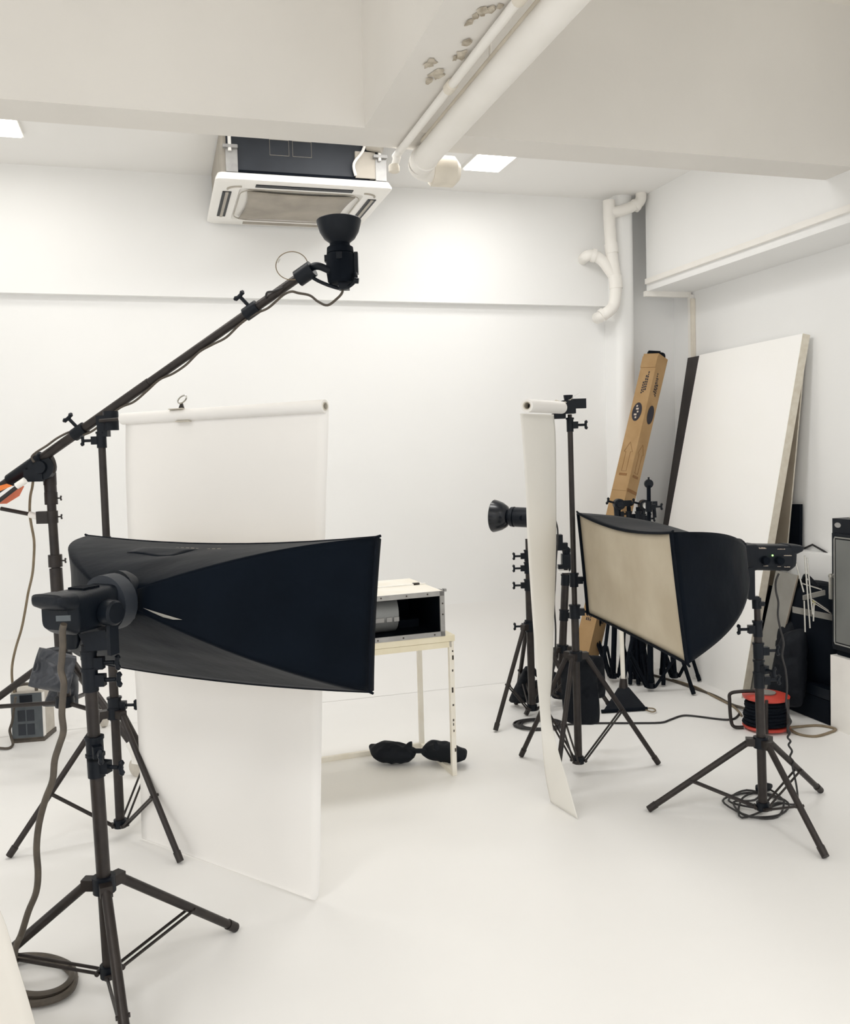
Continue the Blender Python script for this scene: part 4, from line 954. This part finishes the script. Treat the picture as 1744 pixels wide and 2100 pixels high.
MB().tube(spline([rc + lf * .05 + zz * .20, rc + lf * .13 + zz * .20, rc + lf * .185 + zz * .19, rc + lf * .19 + zz * .15, rc + lf * .185 + zz * .06, rc + lf * .17 + zz * .016, rc + lf * .12 + zz * .010], 6), .009, 10).build('frame_handle', 'stand', re)
for s in (-.35, .55):
    pz_ = rc + right * .12 * s - back * .118
    MB().tube([pz_ + zz * .01, pz_ + zz * .10, pz_ + zz * .185], .008, 8).build('frame_strut', 'stand', re)
tag(MB().tube(spline([F(1618, 1492, .02), F(1640, 1490, .008), F(1680, 1488, .006), F(1714, 1495, .006), F(1700, 1503, .006), F(1672, 1510, .006), F(1640, 1506, .006), F(1618, 1494, .012)], 6), .007, 8).build('extension_cord', 'tan'), 'tan cord looped on the floor right of the cable reel', 'cord')
# cables on the floor
tag(MB().tube(spline([F(1342, 1385, .006), F(1385, 1398, .006), F(1425, 1412, .006), F(1465, 1426, .006), F(1500, 1444, .006), F(1525, 1452, .02), F(1545, 1460, .05)], 5), .008, 8).build('extension_cord', 'cord'), 'brown cord along the foot of the foam board to the reel', 'cord')
tag(MB().tube(spline([F(1380, 1394, .006), F(1428, 1409, .008), F(1470, 1431, .006), F(1506, 1450, .006), F(1522, 1468, .006)], 5), .006, 8).build('extension_cord', 'tan'), 'thinner tan cord beside the brown one at the foam board foot', 'cord')
lc = []
for k in range(7 * 14):
    a = 2 * math.pi * k / 14; w = 1 + .12 * math.sin(k * .37)
    lc.append(F(1107 + 44 * w * math.cos(a) + 4 * math.sin(k * .21), 1485 + 10 * w * math.sin(a), .006 + .004 * (k / 98.) + .003 * math.sin(k)))
lc += [F(x, y, .005) for x, y in ((1150, 1486), (1200, 1484), (1240, 1483), (1300, 1483), (1355, 1482), (1375, 1476), (1398, 1468), (1420, 1468), (1460, 1473), (1490, 1476), (1508, 1473), (1518, 1462))]
tag(MB().tube(spline(lc, 4), .0058, 8).build('extension_cord', 'cordd'), 'dark cord coiled under the right paper and trailing to the reel', 'cord')
# loops in the lower left corner
ll = []
for k in range(3 * 16):
    a = 2 * math.pi * k / 16; w = 1 + (.0, .05, -.16)[k // 16] + .03 * math.sin(k * .9)
    ll.append(F(66 + (0, -8, 10)[k // 16] + 88 * w * math.cos(a), 2004 + (0, 8, -4)[k // 16] + 46 * w * math.sin(a), .010 + .008 * (k // 16)))
tag(MB().tube(spline(ll, 4), .0095, 8).build('extension_cord', 'cord'), 'thick cord coiled on the floor in the lower left corner', 'cord')

# floor mop with white pole
mb_ = F(1290, 1452)
mp = thing('dust_mop', 'white pole dust mop with black triangular head on the floor', 'mop', mb_)
ctop = F(1278, 1400) 
dm = dep(mb_)
MB().cyl(P(1274, 1270, dm + .12), P(1279, 1405, dm + .04), .013, .013, 14).build('pole', 'legw', mp)
MB().cyl(P(1279, 1392, dm + .04), P(1279, 1418, dm + .03), .02, .03, 14).build('socket', 'stand', mp)
MB().hexa([F(1236, 1460, .012), F(1327, 1453, .012), F(1325, 1450, .012), F(1240, 1455, .012)], [P(1268, 1412, dm + .01), P(1290, 1410, dm + .01), P(1290, 1409, dm + .06), P(1268, 1410, dm + .06)]).build('mop_head', 'bagd', mp)
MB().cyl(F(1234, 1459, .012), F(1328, 1453, .012), .010, .010, 10).build('head_bar', 'matte', mp)
MB().tube(spline([F(1326, 1452, .012), F(1340, 1453, .012), F(1345, 1457, .012), F(1338, 1460, .012), F(1325, 1456, .012)], 5), .004, 6).build('wire_loop', 'tan', mp)

# ================================================================ LIGHT
def area(name, loc, rot, sx, sy, e, col=(1, .993, .98)):
    l = bpy.data.lights.new(name, 'AREA'); l.shape = 'RECTANGLE'; l.size = sx; l.size_y = sy; l.energy = e; l.color = col
    o = bpy.data.objects.new(name, l); C.objects.link(o); o.location = loc; o.rotation_euler = rot; return o
for X, Y, e in ((1.94, 4.96, 3.5), (-.8, 4.95, 1.5)):
    area('panel_lamp', (X, Y, ZC - .04), (0, 0, 0), .3, .3, e)
for X, e in ((-2.0, 2), (-.2, 9), (1.4, 15)):
    area('rear_bay_fill', (X, 4.1, ZC - .03), (0, 0, 0), 1.2, .4, e)  # fill lights added behind the beam to brighten the rear bay
for X, Y, e in ((-1.8, .6, 22), (2.4, .5, 14), (-.3, -.5, 18), (-3.6, -.8, 14), (.8, -1.9, 16)):
    area('bay_fill', (X, Y, ZF - .05), (0, 0, 0), 1.2, .5, e).data.spread = math.radians(150)  # unseen fill lights added over the front bay
w = bpy.data.worlds.new('world'); bpy.context.scene.world = w; w.use_nodes = True
w.node_tree.nodes['Background'].inputs['Color'].default_value = (.99, .99, .985, 1); w.node_tree.nodes['Background'].inputs['Strength'].default_value = 1.04
sc = bpy.context.scene
sc.view_settings.view_transform = 'Standard'; sc.view_settings.look = 'None'; sc.view_settings.gamma = 1; sc.view_settings.exposure = .29
try: sc.view_settings.use_curve_mapping = False
except Exception: pass
sc.cycles.use_denoising = True; sc.cycles.max_bounces = 10; sc.cycles.diffuse_bounces = 8
